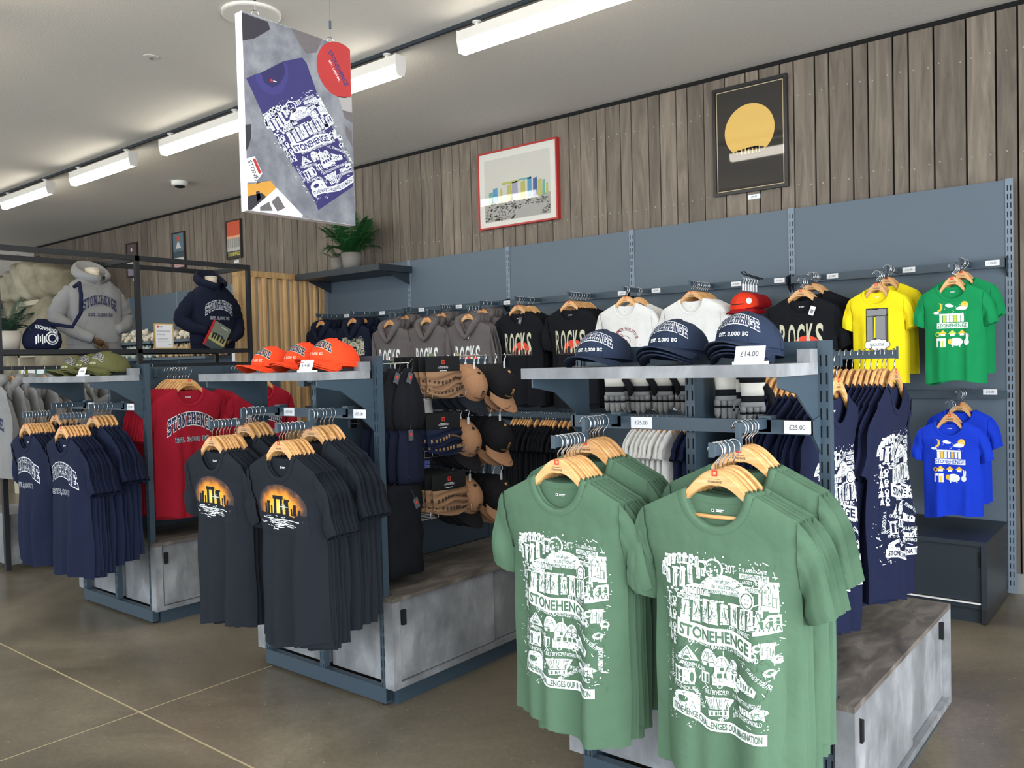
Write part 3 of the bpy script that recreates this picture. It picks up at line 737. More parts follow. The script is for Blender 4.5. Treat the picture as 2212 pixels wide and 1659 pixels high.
def sunrise():
    """0 glow (uv shaded), 1 black silhouette, 2 white strokes, 3 star"""
    d = Dec(); r = random.Random(2)
    d.ell(0, .0, .155, .095, 0, 0, 28)
    d.poly([(-.16,-.100),(.16,-.100),(.16,-.022),(.115,-.018),(.085,-.030),(.05,-.022),(.0,-.02),(-.09,-.024),(-.16,-.022)],1,1)
    for x, w, h in ((-.088,.014,.040),(-.070,.020,.048),(-.048,.012,.034),(-.026,.018,.068),(.012,.016,.064),(.048,.022,.058),(.074,.010,.030),(.092,.020,.044),(.118,.012,.024)):
        d.poly([(x-w/2,-.024),(x+w/2,-.024),(x+w*.42,-.024+h),(x-w*.42,-.024+h*.97)],1,1)
    d.rect(-.040,.024,.036,.050,1,1); d.rect(-.08,-.058,.018,.026,1,1); d.rect(.038,.064,.030,.038,1,1)
    d.cv([(.02,.0),(.035,.045),(.045,.0)],1,1)
    for a in range(8):
        q = .030 if a % 2 == 0 else .018; t = a*PI/4
        d.cv([(.028+.004*math.cos(t+1.57),.008+.004*math.sin(t+1.57)),(.028+q*math.cos(t),.008+q*math.sin(t)),(.028-.004*math.cos(t+1.57),.008-.004*math.sin(t+1.57))],3,2)
    for i in range(70):
        x = r.gauss(0,.042); y = -.058+r.gauss(0,.011)-.05*(x/.15)**2*0; q = r.uniform(.004,.018)
        if abs(x) > .125: continue
        d.line([(x-q,y+r.uniform(-.003,.003)),(x+q,y+r.uniform(-.003,.003))], r.uniform(.0010,.0030), 2, 2)
    d.line([(-.11,-.04),(-.03,-.045),(.03,-.042),(.12,-.047)],.003,2,2)
    return d
def rocks():
    """0 cream, 1 orange, 2 black, 3 shirt"""
    d = Dec()
    d.ell(.035,-.085,.10,.10,1,0,24,0,PI)
    x = -.14
    for c in 'ROCKS':
        d.text(c, x+.027, 0, .046, .175, 0, 1, 0, .02); x += .0565
    d.text('STONEHENGE', -.056, -.005, .085, .016, 2, 2, PI/2)
    for i, (xx, w, h) in enumerate(((-.125,.012,.03),(-.105,.016,.042),(-.08,.01,.03),(-.06,.02,.046),(-.03,.014,.038),(-.005,.022,.06),(.03,.016,.045),(.055,.022,.052),(.085,.012,.034),(.105,.018,.044),(.128,.01,.03))):
        d.cv([(xx-w/2,-.093),(xx+w/2,-.093),(xx+w*.4,-.093+h),(xx-w*.4,-.093+h)],2,3)
    d.rect(-.145,.142,-.096,-.086,2,3)
    return d
def rockstar():
    """0 stone grey, 1 dark outline, 2 white, 3 shaded grey"""
    d = Dec()
    d.rect(-.062,.070,-.115,.105,1,0); d.rect(-.056,-.022,-.11,.055,0,1); d.rect(-.002,.052,-.11,.055,0,1); d.rect(-.022,-.008,-.11,.055,3,1)
    d.poly([(-.058,.058),(.056,.060),(.056,.098),(.02,.101),(.0,.094),(-.03,.099),(-.058,.096)],0,1); d.poly([(.056,.060),(.068,.068),(.068,.102),(.056,.098)],3,1)
    d.poly([(.052,-.11),(.066,-.11),(.066,.055),(.052,.055)],3,1); d.poly([(-.016,-.08),(-.006,-.08),(-.004,.05),(-.012,.052)],4,2)
    for x, y, q in ((-.045,-.118,.022),(-.02,-.110,.024),(.01,-.108,.026),(.038,-.112,.024),(.06,-.122,.02),(-.05,-.132,.018),(.0,-.135,.03),(.035,-.136,.024)):
        d.ell(x,y,q+.003,q*.8+.003,1,2,14); d.ell(x,y,q,q*.8,2,3,14)
    d.text('ROCK STAR', .004, -.122, .085, .017, 1, 4)
    return d
def kids():
    """0 white, 1 gold, 2 pale lime, 3 cloth"""
    d = Dec(); r = random.Random(4)
    d.ell(.065,.115,.02,.022,1,0); d.ell(.052,.098,.026,.012,0,1); d.ell(.035,.096,.014,.009,0,1); d.ell(-.02,.118,.017,.010,0,0); d.ell(-.01,.112,.02,.007,0,0)
    d.ell(-.068,.108,.016,.024,1,0); d.ell(-.078,.112,.015,.022,3,1); d.ell(-.085,.075,.017,.008,0,0)
    for i in range(26): x = r.uniform(-.09,.09); y = r.uniform(.06,.128); d.rect(x-.0016,x+.0016,y-.0016,y+.0016,0,0)
    d.rect(-.07,.06,.058,.068,0,0)
    for i in range(7): d.rect(-.068+.019*i,-.053+.019*i,.018,.057,(0,2,0,0,2,0,0)[i],0)
    d.rect(-.082,.084,-.018,.014,0,1); d.text('STONEHENGE',0,-.002,.156,.022,3,2)
    for x in (-.05,.0,.05): d.cv([(x-.022,-.05),(x+.022,-.05),(x,-.028)],1 if x else 2,0); d.rect(x-.012,x+.012,-.062,-.05,0,0)
    d.ell(-.078,-.052,.014,.014,2,0); d.ell(-.078,-.052,.008,.008,3,1)
    d.ell(.02,-.098,.034,.024,0,0); d.ell(-.012,-.096,.012,.016,1,1); d.rect(0,.006,-.128,-.115,0,0); d.rect(.034,.040,-.128,-.115,0,0)
    d.rect(-.085,-.035,-.128,-.075,0,0); d.rect(-.076,-.064,-.128,-.09,3,1); d.rect(-.055,-.043,-.128,-.09,2,1)
    d.ell(.074,-.10,.014,.018,0,0); d.ell(.078,-.078,.008,.010,0,0); d.ell(.074,-.062,.0035,.014,0,0); d.ell(.083,-.063,.0035,.013,0,0)
    return d
def solstice(top):
    d = Dec(); 
    w = {'SUMMER SOLSTICE': .26, 'STONEHENGE': .19}[top]; R_ = .105
    d.text(top, 0, 0, w, .024, 0, 0, 0, .02, lambda x, y: ((R_+y)*math.sin(x/R_), (R_+y)*math.cos(x/R_)-.04))
    d.ell(0,-.02,.040,.038,0,0); d.ell(0,-.02,.036,.034,1,1)
    for i in range(6): d.ell(-.02+.008*i,-.03+.006*math.sin(i*2),.004,.012,0,2,8)
    d.ell(-.03,.015,.014,.014,0,2); d.ell(-.03,.015,.010,.010,1,3)
    return d
def glow_mat():
    m = bpy.data.materials.new('sunrise_ink'); m.use_nodes = True; nt = m.node_tree; N = nt.nodes; L = nt.links; b = N['Principled BSDF']; b.inputs['Roughness'].default_value = .8
    at = N.new('ShaderNodeAttribute'); at.attribute_name = 'print_xy'
    sx = N.new('ShaderNodeSeparateXYZ'); L.new(at.outputs['Vector'], sx.inputs[0])
    def mth(op, a, b_, c=None):
        n = N.new('ShaderNodeMath'); n.operation = op
        for i, v in enumerate((a, b_)):
            if v is None: continue
            if isinstance(v, (int, float)): n.inputs[i].default_value = v
            else: L.new(v, n.inputs[i])
        return n.outputs[0]
    px = mth('DIVIDE', sx.outputs['X'], .155); py = mth('DIVIDE', sx.outputs['Y'], .095)
    rr = mth('SQRT', mth('ADD', mth('MULTIPLY', px, px), mth('MULTIPLY', py, py)), None)
    no = N.new('ShaderNodeTexNoise'); no.inputs['Scale'].default_value = 700; no.inputs['Detail'].default_value = 2; L.new(at.outputs['Vector'], no.inputs['Vector'])
    n2 = N.new('ShaderNodeTexNoise'); n2.inputs['Scale'].default_value = 25; L.new(at.outputs['Vector'], n2.inputs['Vector'])
    v = mth('ADD', mth('ADD', rr, mth('MULTIPLY', mth('SUBTRACT', no.outputs['Fac'], .5), .55)), mth('MULTIPLY', mth('SUBTRACT', n2.outputs['Fac'], .5), .5))
    cr = N.new('ShaderNodeValToRGB'); e = cr.color_ramp.elements
    e[0].position = .0; e[0].color = rgb(250, 226, 120); e[1].position = 1.0; e[1].color = rgb(37, 42, 50)
    for p, c in ((.35, rgb(244, 196, 50)), (.62, rgb(228, 140, 44)), (.82, rgb(120, 76, 44))): q = e.new(p); q.color = c
    L.new(v, cr.inputs['Fac']); L.new(cr.outputs['Color'], b.inputs['Base Color']); return m
M['glow'] = glow_mat()
# ================================================================ hangers and shirts
def hz_top(x):
    x = abs(x); return -.065-.115*(1-math.cos(PI*min(x/.165, 1)))/2-max(0, x-.165)*.25
def hanger_meshes():
    b = MB(); n = 22; xs = [.182*i/n for i in range(-n, n+1)]
    for sy in (-1, 1): pass
    def curv(x): return -.004*(abs(x)/.2)**2          # shoulders come forward
    def th(x): return .044-.20*abs(x) if abs(x) < .08 else max(.020, .028-.05*(abs(x)-.08))
    rows = []
    for x in xs:
        t = hz_top(x); bo = t-th(x); y = curv(x); w = .0065 if abs(x) < .10 else .0065-.0040*(abs(x)-.10)/.082
        rows.append([(x,y-w,bo+.003),(x,y-w,t-.004),(x,y-w*.5,t),(x,y+w*.5,t),(x,y+w,t-.004),(x,y+w,bo+.003),(x,y,bo)])
    b.loft(rows, 0)
    wood = b.mesh('hanger_body', [M['wood_h']], smooth=False)
    h = MB(); pts = [(0,0,-.068),(0,0,-.048),(.006,0,-.040),(.014,0,-.034),(.019,0,-.024),(.0195,0,-.012),(.015,0,-.002),(.008,0,.003),(0,0,.0045),(-.008,0,.003),(-.015,0,-.002),(-.0195,0,-.011),(-.021,0,-.018)]
    h.tube(pts, .0019, 6); hook = h.mesh('hook', [M['chrome']], True)
    bar = MB().tube([(-.095,0,-.186),(0,0,-.188),(.095,0,-.186)], .0055, 8).mesh('trouser_bar', [M['wood_h']], True)
    d = Dec(); d.rect(-.008,.008,-.082,-.066,0,0); d.rect(-.0035,.0035,-.0775,-.0705,1,1)
    lg = Dec(); lg.p = d.p[:]
    lg.text('STONEHENGE', 0, -.0965, .038, .006, 2, 0); lg.rect(-.016,.016,-.0895,-.0885,2,0)
    logo = lg.mesh('logo', [M['red_ink'], M['wood_h'], M['ink']], lambda x, y, q: (x, -.0066+curv(x)-q*.3, y), .05)
    return wood, hook, bar, logo
HW, HH, HBAR, HLOGO = hanger_meshes()

def smooth(t): t = max(0, min(1, t)); return t*t*(3-2*t)
class Shirt:
    """hanging shirt, local origin = contact point of the hanger hook; front faces -y"""
    def __init__(s, seed=0, L=.755, sh=.214, hem=.205, nw=.082, nf=.095, nb=.022, arm=.235, cuff=(.288,-.295,.205,-.335), sleeve='short', hood=False, amp=.027, D=.012, k=1.0, shdrop=.062, curl=.05):
        s.r = random.Random(seed); r = s.r; s.__dict__.update(L=L*k, sh=sh*k, hem=hem*k, nw=nw*k, nf=nf*k, nb=nb*k, arm=arm*k, cuff=tuple(c*k for c in cuff), sleeve=sleeve, amp=amp, D=D, k=k, shdrop=shdrop*k, curl=curl*k)
        s.z0 = -.116 if k > .9 else -.108
        s.ph = [1.1+r.uniform(-.55,.55), 4.0+r.uniform(-.7,.7), .5+r.uniform(-1,1), r.uniform(0, 6.28), r.uniform(0, 6.28)]; s.fr = [34*r.uniform(.97,1.03)/k, 57*r.uniform(.97,1.03)/k, 91*r.uniform(.97,1.03)/k]; s.sk = r.uniform(-.02, .02)
    def hw(s, z):          # half width at height z (z relative to neck point, negative)
        t = -z
        if t < s.arm: return s.sh*(1-.05*smooth(t/s.arm))
        return s.sh*.95+(s.hem-s.sh*.95)*smooth((t-s.arm)/(s.L-s.arm))
    def line(s, x):        # shoulder line height
        x = abs(x); return 0 if x < s.nw else -s.shdrop*(x-s.nw)/(s.sh-s.nw)
    def T(s, x, z):        # half thickness
        u = min(1, abs(x)/s.hw(z)); dep = max(0, s.line(x)-z)
        c = s.D*(1-math.exp(-dep/.008))*(1+.8*smooth((-z-.2)/.5))*math.sqrt(max(0, 1-u**7))
        a = 0
        if -z < s.arm: a = .016*s.k*math.sin(PI*smooth((-z-s.shdrop)/(s.arm-s.shdrop)))*u**6 if -z > s.shdrop else 0
        return c+a
    def fold(s, x, z):
        A = s.amp*smooth((-z-.09*s.k)/(.48*s.k))
        f = math.sin(s.fr[0]*x+s.ph[0]+z*.8)*.62+math.sin(s.fr[1]*x+s.ph[1]-z*1.1)*.38+math.sin(s.fr[2]*x+s.ph[2])*.14
        # diagonal drape from the shoulders
        dr = .004*smooth((-z-.08)/.15)*math.sin(abs(x)*44-z*16+s.ph[3])*smooth(abs(x)/.12)
        return A*f+dr+s.curl*(abs(x)/s.sh)**2.4*(.35+.65*smooth(-z/.4))*(1 if -z > .12 else max(0,-z-s.shdrop*.8)/.12)-.004*(abs(x)/.2)**2*math.exp(z/.12)
    def front(s, x, z, d=0): return (x+s.sk*(-z)*.4, s.fold(x, z)-s.T(x, z)-d, s.z0+z)
    def back(s, x, z, d=0): return (x+s.sk*(-z)*.4, s.fold(x, z)+s.T(x, z)+d, s.z0+z)
    def hemz(s, x): return -s.L+.011*math.sin(x*18+s.ph[4])+.02*s.sk/.02*x/.2
    def body(s, name='shirt_body', m=None):
        b = MB(); ni = 12; no = 7
        cx = [-s.sh+(s.sh-s.nw)*i/no for i in range(no)]+[-s.nw*math.cos(PI*i/ni) for i in range(ni+1)]+[s.nw+(s.sh-s.nw)*(i+1)/no for i in range(no)]
        na, nb_ = 8, 13
        for side in (0, 1):
            P = []
            for j in range(na+nb_+1):
                row = []
                for x in cx:
                    u = x/s.sh
                    q = max(0, 1-(x/s.nw)**2)**.5 if abs(x) < s.nw else 0
                    top = s.line(x)-(s.nf if side == 0 else s.nb)*q
                    z = top+(-s.arm-top)*j/na if j <= na else -s.arm+(s.hemz(x)+s.arm)*(j-na)/nb_
                    xx = u*s.hw(z) if abs(x) > s.nw or j > na else x+(u*s.hw(z)-x)*(j/na)
                    row.append(s.front(xx, z) if side == 0 else s.back(xx, z))
                P.append(row)
            b.grid(P, 0, flip=(side == 0))
        # sleeves
        cxo, czo, cxi, czi = s.cuff; ns = 8
        for sg in (-1, 1):
            for side in (0, 1):
                P = []
                for a in range(na+1):
                    zz = -s.shdrop+(-s.arm+s.shdrop)*a/na; row = []; u = a/na
                    x0 = s.hw(zz)*sg
                    p0 = s.front(x0, zz) if side == 0 else s.back(x0, zz)
                    for q in range(ns+1):
                        t = q/ns
                        if s.sleeve == 'short':
                            ex, ez = cxo+(cxi-cxo)*u, czo+(czi-czo)*u
                            bul = .011*s.k*math.sin(PI*t)*(1-u)
                            x = abs(p0[0])+(ex-abs(p0[0]))*t**.8+bul; z = p0[2]+(s.z0+ez-p0[2])*t**1.15
                        else:
                            x, z = s.long(p0, u, t)
                        wv = (.006*math.sin(9*t+s.ph[1])+.03*t)*s.k
                        th = .020*s.k*math.sin(PI*u)*t*(1-.2*t)
                        y = p0[1]+(-th if side == 0 else th)+wv
                        row.append((x*sg, y, z))
                    P.append(row)
                b.grid(P, 0, flip=((side == 0) != (sg < 0)))
        return b.mesh(name, [m or F['black']], True)
    def long(s, p0, u, t):
        ex = (.255+(.185-.255)*u)*s.k; ez = -s.L+.10*s.k-.0*u; bul = .03*s.k*math.sin(PI*min(1, t*1.3))*(1-u*.5)
        return abs(p0[0])+(ex-abs(p0[0]))*smooth(t)+bul, p0[2]+(s.z0+ez-p0[2])*t
    def collar(s, m=None, w=.020):
        b = MB(); n = 20; w *= s.k; P = []
        for i in range(n+1):
            a = PI*i/n; x = -s.nw*math.cos(a); z = -s.nf*math.sin(a)
            nx, nz = -math.cos(a)*s.nf, -math.sin(a)*s.nw; l = math.hypot(nx, nz); nx /= l; nz /= l
            o = []
            for k_, e in ((0, .004), (.0, .0015), (.5, .0035), (1.0, .0012)):
                xx, zz = x+nx*w*k_, min(s.line(x+nx*w*k_), z+nz*w*k_)
                p = s.front(xx, zz, e if k_ or e < .003 else -.003); o.append(p)
            P.append(o)
        b.grid(P, 0)
        P = []
        for i in range(n+1):
            a = PI*i/n; x = -s.nw*math.cos(a); z = -s.nb*math.sin(a)
            p = s.back(x, z, -.0015); q = s.back(x*1.02, z-w*.9, -.0018); P.append([p, q])
        b.grid(P, 0); return b.mesh('collar', [m or F['black']], True)
    def label_mesh(s):
        d = Dec(); z = -s.nb-.035*s.k; k = s.k
        d.rect(-.018*k,-.010*k,z-.004*k,z+.004*k,0,0); d.rect(-.0158*k,-.0122*k,z-.002*k,z+.002*k,1,1); d.rect(-.006*k,.016*k,z+.0008*k,z+.003*k,0,0); d.rect(-.006*k,.012*k,z-.003*k,z-.001*k,0,0)
        return d.mesh('neck_label', [PR['white'], PR['black']], lambda x, y, q: s.back(x, y, -q-.001), .03)
    def print_mesh(s, dec, mats, cz=-.30, cx=0, k=1, fold_skip=0, step=.018):
        return dec.mesh('print', mats, lambda x, y, q: s.front(cx+x*k, cz+y*k, q), step)
ADULT = [Shirt(i+1) for i in range(6)]
ADULT_ME = [(a.body(), a.collar()) for a in ADULT]
KID = [Shirt(20+i, k=.70, amp=.012, nw=.098, nf=.11) for i in range(3)]
KID_ME = [(a.body(), a.collar()) for a in KID]
# hooded sweatshirts: long sleeves, wider, with a hood hanging at the neck and a pocket
HOOD = [Shirt(40+i, L=.68, sh=.235, hem=.22, nw=.085, nf=.075, nb=.02, arm=.25, sleeve='long', amp=.010, D=.018) for i in range(3)]
HOOD_ME = [(a.body(), a.collar(w=.028)) for a in HOOD]
def hood_part(s):
    """cowl of the hood: crossed front edges, a roll behind the neck and the bag of the hood hanging at the back"""
    b = MB(); k = s.k
    half = [(.012,-.044,-.150,.014),(-.022,-.040,-.125,.020),(-.055,-.036,-.085,.026),(-.090,-.028,-.035,.030),(-.108,-.006,.002,.032),(-.092,.024,.020,.034),(-.05,.042,.026,.036),(0,.048,.028,.037)]
    P = half+[(-x, y, z, r) for x, y, z, r in half[-2::-1]]
    Q = []; R_ = []
    for i in range(len(P)-1):
        for q in range(4):
            t = q/4; Q.append(tuple(P[i][c]+(P[i+1][c]-P[i][c])*t for c in range(3))); R_.append((P[i][3]+(P[i+1][3]-P[i][3])*t)*(1+.07*math.sin((i*4+q)*1.9)))
    Q.append(P[-1][:3]); R_.append(P[-1][3])
    b.tube([(x, y, s.z0+z) for x, y, z in Q], R_, 10)
    b.loft([[(w*math.cos(a), .055+d*math.sin(a), s.z0+z) for a in [2*PI*j/16 for j in range(16)]] for z, w, d in ((.03,.08,.02),(-.03,.12,.04),(-.12,.12,.045),(-.20,.08,.03),(-.23,.03,.012))])
    return b.mesh('hood', [F['hgrey']], True)
HOODP = [hood_part(h) for h in HOOD]
def pocket_part(s):
    d = Dec(); d.poly([(-.11,-.60),(.11,-.60),(.11,-.52),(.075,-.42),(-.075,-.42),(-.11,-.52)],0,0)
    return d.mesh('pocket', [F['hgrey']], lambda x, y, q: s.front(x, y, q+.004), .03)
POCK = [pocket_part(h) for h in HOOD]

rs = random.Random(11)
N_SH = 0
def hang(x, y, z, rz, kind, cloth, v, label, hlabel, group, prt=None, lbl=False, name=None, logo=False, cat=None, dz=0.0, bar=False, tagcard=None, zs=1.0):
    """one hanger (thing) and one garment (thing) at hook point (x,y,z)"""
    h = empty('clothes_hanger', (x, y, z), rz, hlabel, 'hanger', 'wooden hangers, '+group)
    k = .68 if kind == 'kid' else 1.0
    inst('hanger_body', HW, h, sc=(k,1,1) if k != 1 else None); inst('hook', HH, h)
    if bar: inst('trouser_bar', HBAR, h, mats=None)
    if logo: inst('logo', HLOGO, h)
    S = {'tee': ADULT, 'kid': KID, 'hood': HOOD}[kind]; ME = {'tee': ADULT_ME, 'kid': KID_ME, 'hood': HOOD_ME}[kind]
    v %= len(S)
    nm = name or {'tee': 't_shirt', 'kid': 't_shirt', 'hood': 'hoodie'}[kind]
    g = empty(nm, (x, y, z), rz, label, cat or {'tee': 't-shirt', 'kid': 't-shirt', 'hood': 'hoodie'}[kind], group)
    if zs != 1: g.scale = (1, 1, zs)
    inst('body', ME[v][0], g, mats=[cloth]); 
    if kind == 'hood':
        inst('hood', HOODP[v], g, mats=[cloth]); inst('pocket', POCK[v], g, mats=[cloth])
    else: inst('collar', ME[v][1], g, mats=[cloth])
    if prt: inst('print', prt, g)
    if lbl: inst('neck_label', S[v].label_mesh(), g)
    if tagcard:
        b = MB(); b.box(-.016,.016,-.001,.001,-.055,0); b.box(-.009,.009,-.0016,-.001,-.045,-.02,1); b.tube([(0,0,0),(-.004,.004,.04)], .0006, 4, 2)
        p = S[v].front(tagcard[0], tagcard[1], .012); b.build('swing_tag', [tagcard[2], PR['grey'], M['ink']], g, loc=p).rotation_euler = (0, .35, 0)
    return h, g
# ================================================================ caps
class Cap:
    rx, ry, h = .088, .102, .100
    def prof(s, t): return max(0, 1-t**2.3)**(1/2.1)
    def crown(s, phi, t, d=0):
        r = s.prof(t); fr = .5+.5*math.cos(phi)                 # front is stiffer and taller
        hh = s.h*(.86+.14*fr)
        x = s.rx*r*math.sin(phi); y = -s.ry*r*math.cos(phi)+.012*t*(1-fr); z = hh*t+.006*math.sin(phi*3)*t*(1-t)*(1-fr)*2
        n = Vector((math.sin(phi)*r, -math.cos(phi)*r, .25+t*.8)).normalized()
        return (x+n.x*d, y+n.y*d, z+n.z*d)
    def meshes(s):
        b = MB(); nt = 9; nf = 36
        P = [[s.crown(2*PI*j/nf, i/nt*.985) for j in range(nf+1)] for i in range(nt+1)]
        b.grid(P, 0); b.poly([s.crown(2*PI*j/nf, .985) for j in range(nf)], 0)
        crown = b.mesh('crown', [F['capnavy']], True)
        b = MB()
        for k in range(6):
            a = PI/6+k*PI/3; b.tube([s.crown(a, i/10*.98, .0005) for i in range(11)], .0009, 4, 0, False)
        seams = b.mesh('panel_seams', [F['capnavy']], True)
        b = MB(); n = 20; P0 = []; P1 = []
        for i in range(n+1):
            a = -1.22+2.44*i/n; row = []; row2 = []
            ip = s.crown(a, 0)
            for j in range(6):
                t = j/5; ln = .078*math.cos(a*.98)**.75 if abs(a) < 1.55 else 0
                x = ip[0]*(1+.05*t); y = ip[1]-ln*t
                z = .004-.006*t-.30*abs(x)**2/.084*(.6+.4*t)
                row.append((x, y, z)); row2.append((x, y, z-.0035))
            P0.append(row); P1.append(row2)
        b.grid(P0, 0, True); b.grid(P1, 0, False)
        b.grid([[r[-1] for r in P0], [r[-1] for r in P1]], 0)
        brim = b.mesh('brim', [F['capnavy']], True)
        b = MB().lathe([(.0085, 0), (.0085, .003), (.005, .006), (0.001, .007)], 12, (0, .006, s.h*.94)); btn = b.mesh('button', [F['capnavy']], True)
        return crown, seams, brim, btn
    def surf(s, x, y, q):
        t = max(0, min(.97, y/s.h)); return s.crown(x/.094, t, q)
CAP = Cap(); CAPM = CAP.meshes()
def cap_print(fill, out):
    d = Dec(); d.varsity('STONEHENGE', 0, .058, .160, .028, fill, out, arch=.020, e=.38); d.varsity('EST. 3,000 BC', 0, .024, .095, .0105, out, None); return d
CP_NAVY = cap_print(1, 0).mesh('embroidery', [PR['white'], PR['navy']], CAP.surf, .012)
CP_OR = cap_print(1, 0).mesh('embroidery', [PR['cream'], PR['navy']], CAP.surf, .012)
def trilithon(m=0):
    d = Dec(); d.rect(-.010,-.004,.036,.060,m); d.rect(.004,.010,.036,.060,m); d.rect(-.012,.012,.060,.066,m); d.text('STONEHENGE',0,.025,.085,.009,m,0); return d
CP_TRI_G = trilithon().mesh('embroidery', [PR['tan']], CAP.surf, .012); CP_TRI_B = trilithon().mesh('embroidery', [PR['black']], CAP.surf, .012)
dd = Dec(); dd.text('ROCKS', 0, .055, .09, .034, 0, 0); dd.rect(-.045,.045,.030,.036,1,0); CP_ROCK = dd.mesh('embroidery', [PR['orange'], PR['black']], CAP.surf, .012)
def cap(loc, rot, crown, brim, label, group, emb=None, btn=None, name='baseball_cap', tilt=None):
    t = empty(name, loc, 0, label, 'cap', group); t.rotation_euler = rot
    inst('crown', CAPM[0], t, mats=[crown]); inst('panel_seams', CAPM[1], t, mats=[crown]); inst('brim', CAPM[2], t, mats=[brim]); inst('button', CAPM[3], t, mats=[btn or crown])
    if emb: inst('embroidery', emb, t)
    return t
def cap_stack(x, y, n, cl, emb, lab_top, lab_rest, group, z=1.4265, lean=.10):
    for k in range(n):
        top = k == n-1
        o = cap((x+rs.uniform(-.004,.004), y+.004*(n-1-k)*2, z+.019+k*.010), (-lean+rs.uniform(-.02,.02), 0, rs.uniform(-.05,.05)), cl, cl, lab_top if top else lab_rest, group, emb if top else None)
g = 'navy caps on the near rack shelf'
cap_stack(-1.452, 2.265, 1, F['capnavy'], CP_NAVY, 'leftmost navy college cap on the near rack shelf', 'x', g)
cap_stack(-1.20, 2.280, 3, F['capnavy'], CP_NAVY, 'middle navy college cap, topmost of its stack', 'navy cap underneath the middle navy cap', g)
cap_stack(-.965, 2.260, 4, F['capnavy'], CP_NAVY, 'rightmost and highest navy college cap, beside the price ticket', 'navy cap stacked under the rightmost navy cap', g)
g = 'orange caps on the middle rack shelf'
cap_stack(-3.215, 2.265, 1, F['orange'], CP_OR, 'leftmost orange college cap on the middle rack', 'x', g)
cap_stack(-2.985, 2.270, 2, F['orange'], CP_OR, 'middle of the three orange caps, topmost of its pair', 'orange cap underneath the middle orange cap', g)
cap_stack(-2.775, 2.245, 3, F['orange'], CP_OR, 'rightmost orange cap behind the price ticket', 'orange cap stacked under the rightmost orange cap', g)
g = 'olive caps on the left rack shelf'
cap_stack(-5.145, 2.255, 1, F['olive'], CP_OR, 'leftmost olive college cap on the left rack', 'x', g)
cap_stack(-4.95, 2.255, 2, F['olive'], CP_OR, 'middle of the three olive caps', 'olive cap underneath the middle olive cap', g)
cap_stack(-4.755, 2.245, 3, F['olive'], CP_OR, 'rightmost olive cap behind the price ticket', 'olive cap stacked under the rightmost olive cap', g)
# ================================================================ shirts on the racks
def stack(x, ys, z, kind, cloth, gname, front_lbl, rest_lbl, prt=None, axis='y', pv=None, lbl=True, v0=0, logo=True, tagcard=None, jit=1.0, hl=None, bar=False):
    """ys[0] is the outermost garment; axis 'y': arm along y, facing -y; 'x': arm along x, facing +x"""
    for i, q in enumerate(ys):
        f = i == 0
        v = (pv if f and pv is not None else v0+i)
        loc = (x, q) if axis == 'y' else (q, x)
        rz = (0 if axis == 'y' else PI/2)+rs.uniform(-.035, .035)*jit*(0.3 if f else 1)
        hlab = ('front hanger of ' if f else 'hanger among ')+(hl or gname)
        hang(loc[0]+(rs.uniform(-.003,.003) if axis == 'y' else 0), loc[1]+(rs.uniform(-.003,.003) if axis == 'x' else 0), z-(0 if f else rs.uniform(0,.0)), rz, kind, cloth, v, front_lbl if f else rest_lbl, hlab, gname,
             prt if f else None, lbl and f, logo=logo and f, tagcard=tagcard if f else None, bar=bar and f)
def lins(a, b, n): return [a+(b-a)*i/max(1, n-1) for i in range(n)]
Zu, Zl = 1.270, 1.225
W_, N_ = PR['white'], PR['navy']
pm = lambda v, dec, mats, **k: ADULT[v % 6].print_mesh(dec, mats, **k)
# -- nearest rack: green
gr = [W_, F['green']]
stack(ARMS['AL'], [1.985,2.001,2.014,2.03,2.047,2.062,2.078,2.094], Zl, 'tee', F['green'], 'green t-shirts on the near rack left arm, lower step', 'front green t-shirt with white illustrated print, left of the two nearest', 'green t-shirt behind the left front green one', pm(0, DP_MAP, gr, cz=-.385), pv=0, v0=1)
stack(ARMS['AL'], [2.135,2.152,2.168,2.184,2.208,2.236], Zu, 'tee', F['green'], 'green t-shirts on the near rack left arm, upper step', 'first green t-shirt on the raised rear step, left arm', 'green t-shirt at the back of the left arm', v0=3, lbl=False)
stack(ARMS['AR'], [1.985,1.997,2.008,2.024,2.055,2.090], Zl, 'tee', F['green'], 'green t-shirts on the near rack right arm, lower step', 'front green t-shirt with white illustrated print, nearest the camera at right', 'green t-shirt behind the right front green one', pm(1, DP_MAP, gr, cz=-.385), pv=1, v0=2, bar=True)
stack(ARMS['AR'], [2.135,2.156,2.174,2.196,2.214], Zu, 'tee', F['green'], 'green t-shirts on the near rack right arm, upper step', 'first green t-shirt on the raised rear step, right arm', 'green t-shirt at the back of the right arm', v0=4, lbl=False)
# -- middle rack: black sunrise
sm = [M['glow'], F['black'], W_, PR['cream']]; SUN = sunrise()
stack(ARMS['BL'], [1.975,1.997,2.014,2.030,2.047,2.060,2.085,2.097], Zl, 'tee', F['black'], 'black t-shirts on the middle rack left arm, lower step', 'front black sunrise t-shirt on the left arm of the middle rack', 'black t-shirt behind the left sunrise t-shirt', pm(3, SUN, sm, cz=-.215), pv=3, v0=0)
stack(ARMS['BL'], [2.135,2.165,2.185,2.205,2.232], Zu, 'tee', F['black'], 'black t-shirts on the middle rack left arm, upper step', 'first black t-shirt on the raised step, left arm of middle rack', 'black t-shirt at the back of the middle rack left arm', v0=1, lbl=False)
stack(ARMS['BR'], [1.975,1.988,2.002,2.018,2.04,2.062,2.08], Zl, 'tee', F['black'], 'black t-shirts on the middle rack right arm, lower step', 'front black sunrise t-shirt on the right arm of the middle rack', 'black t-shirt behind the right sunrise t-shirt', pm(4, SUN, sm, cz=-.215), pv=4, v0=2)
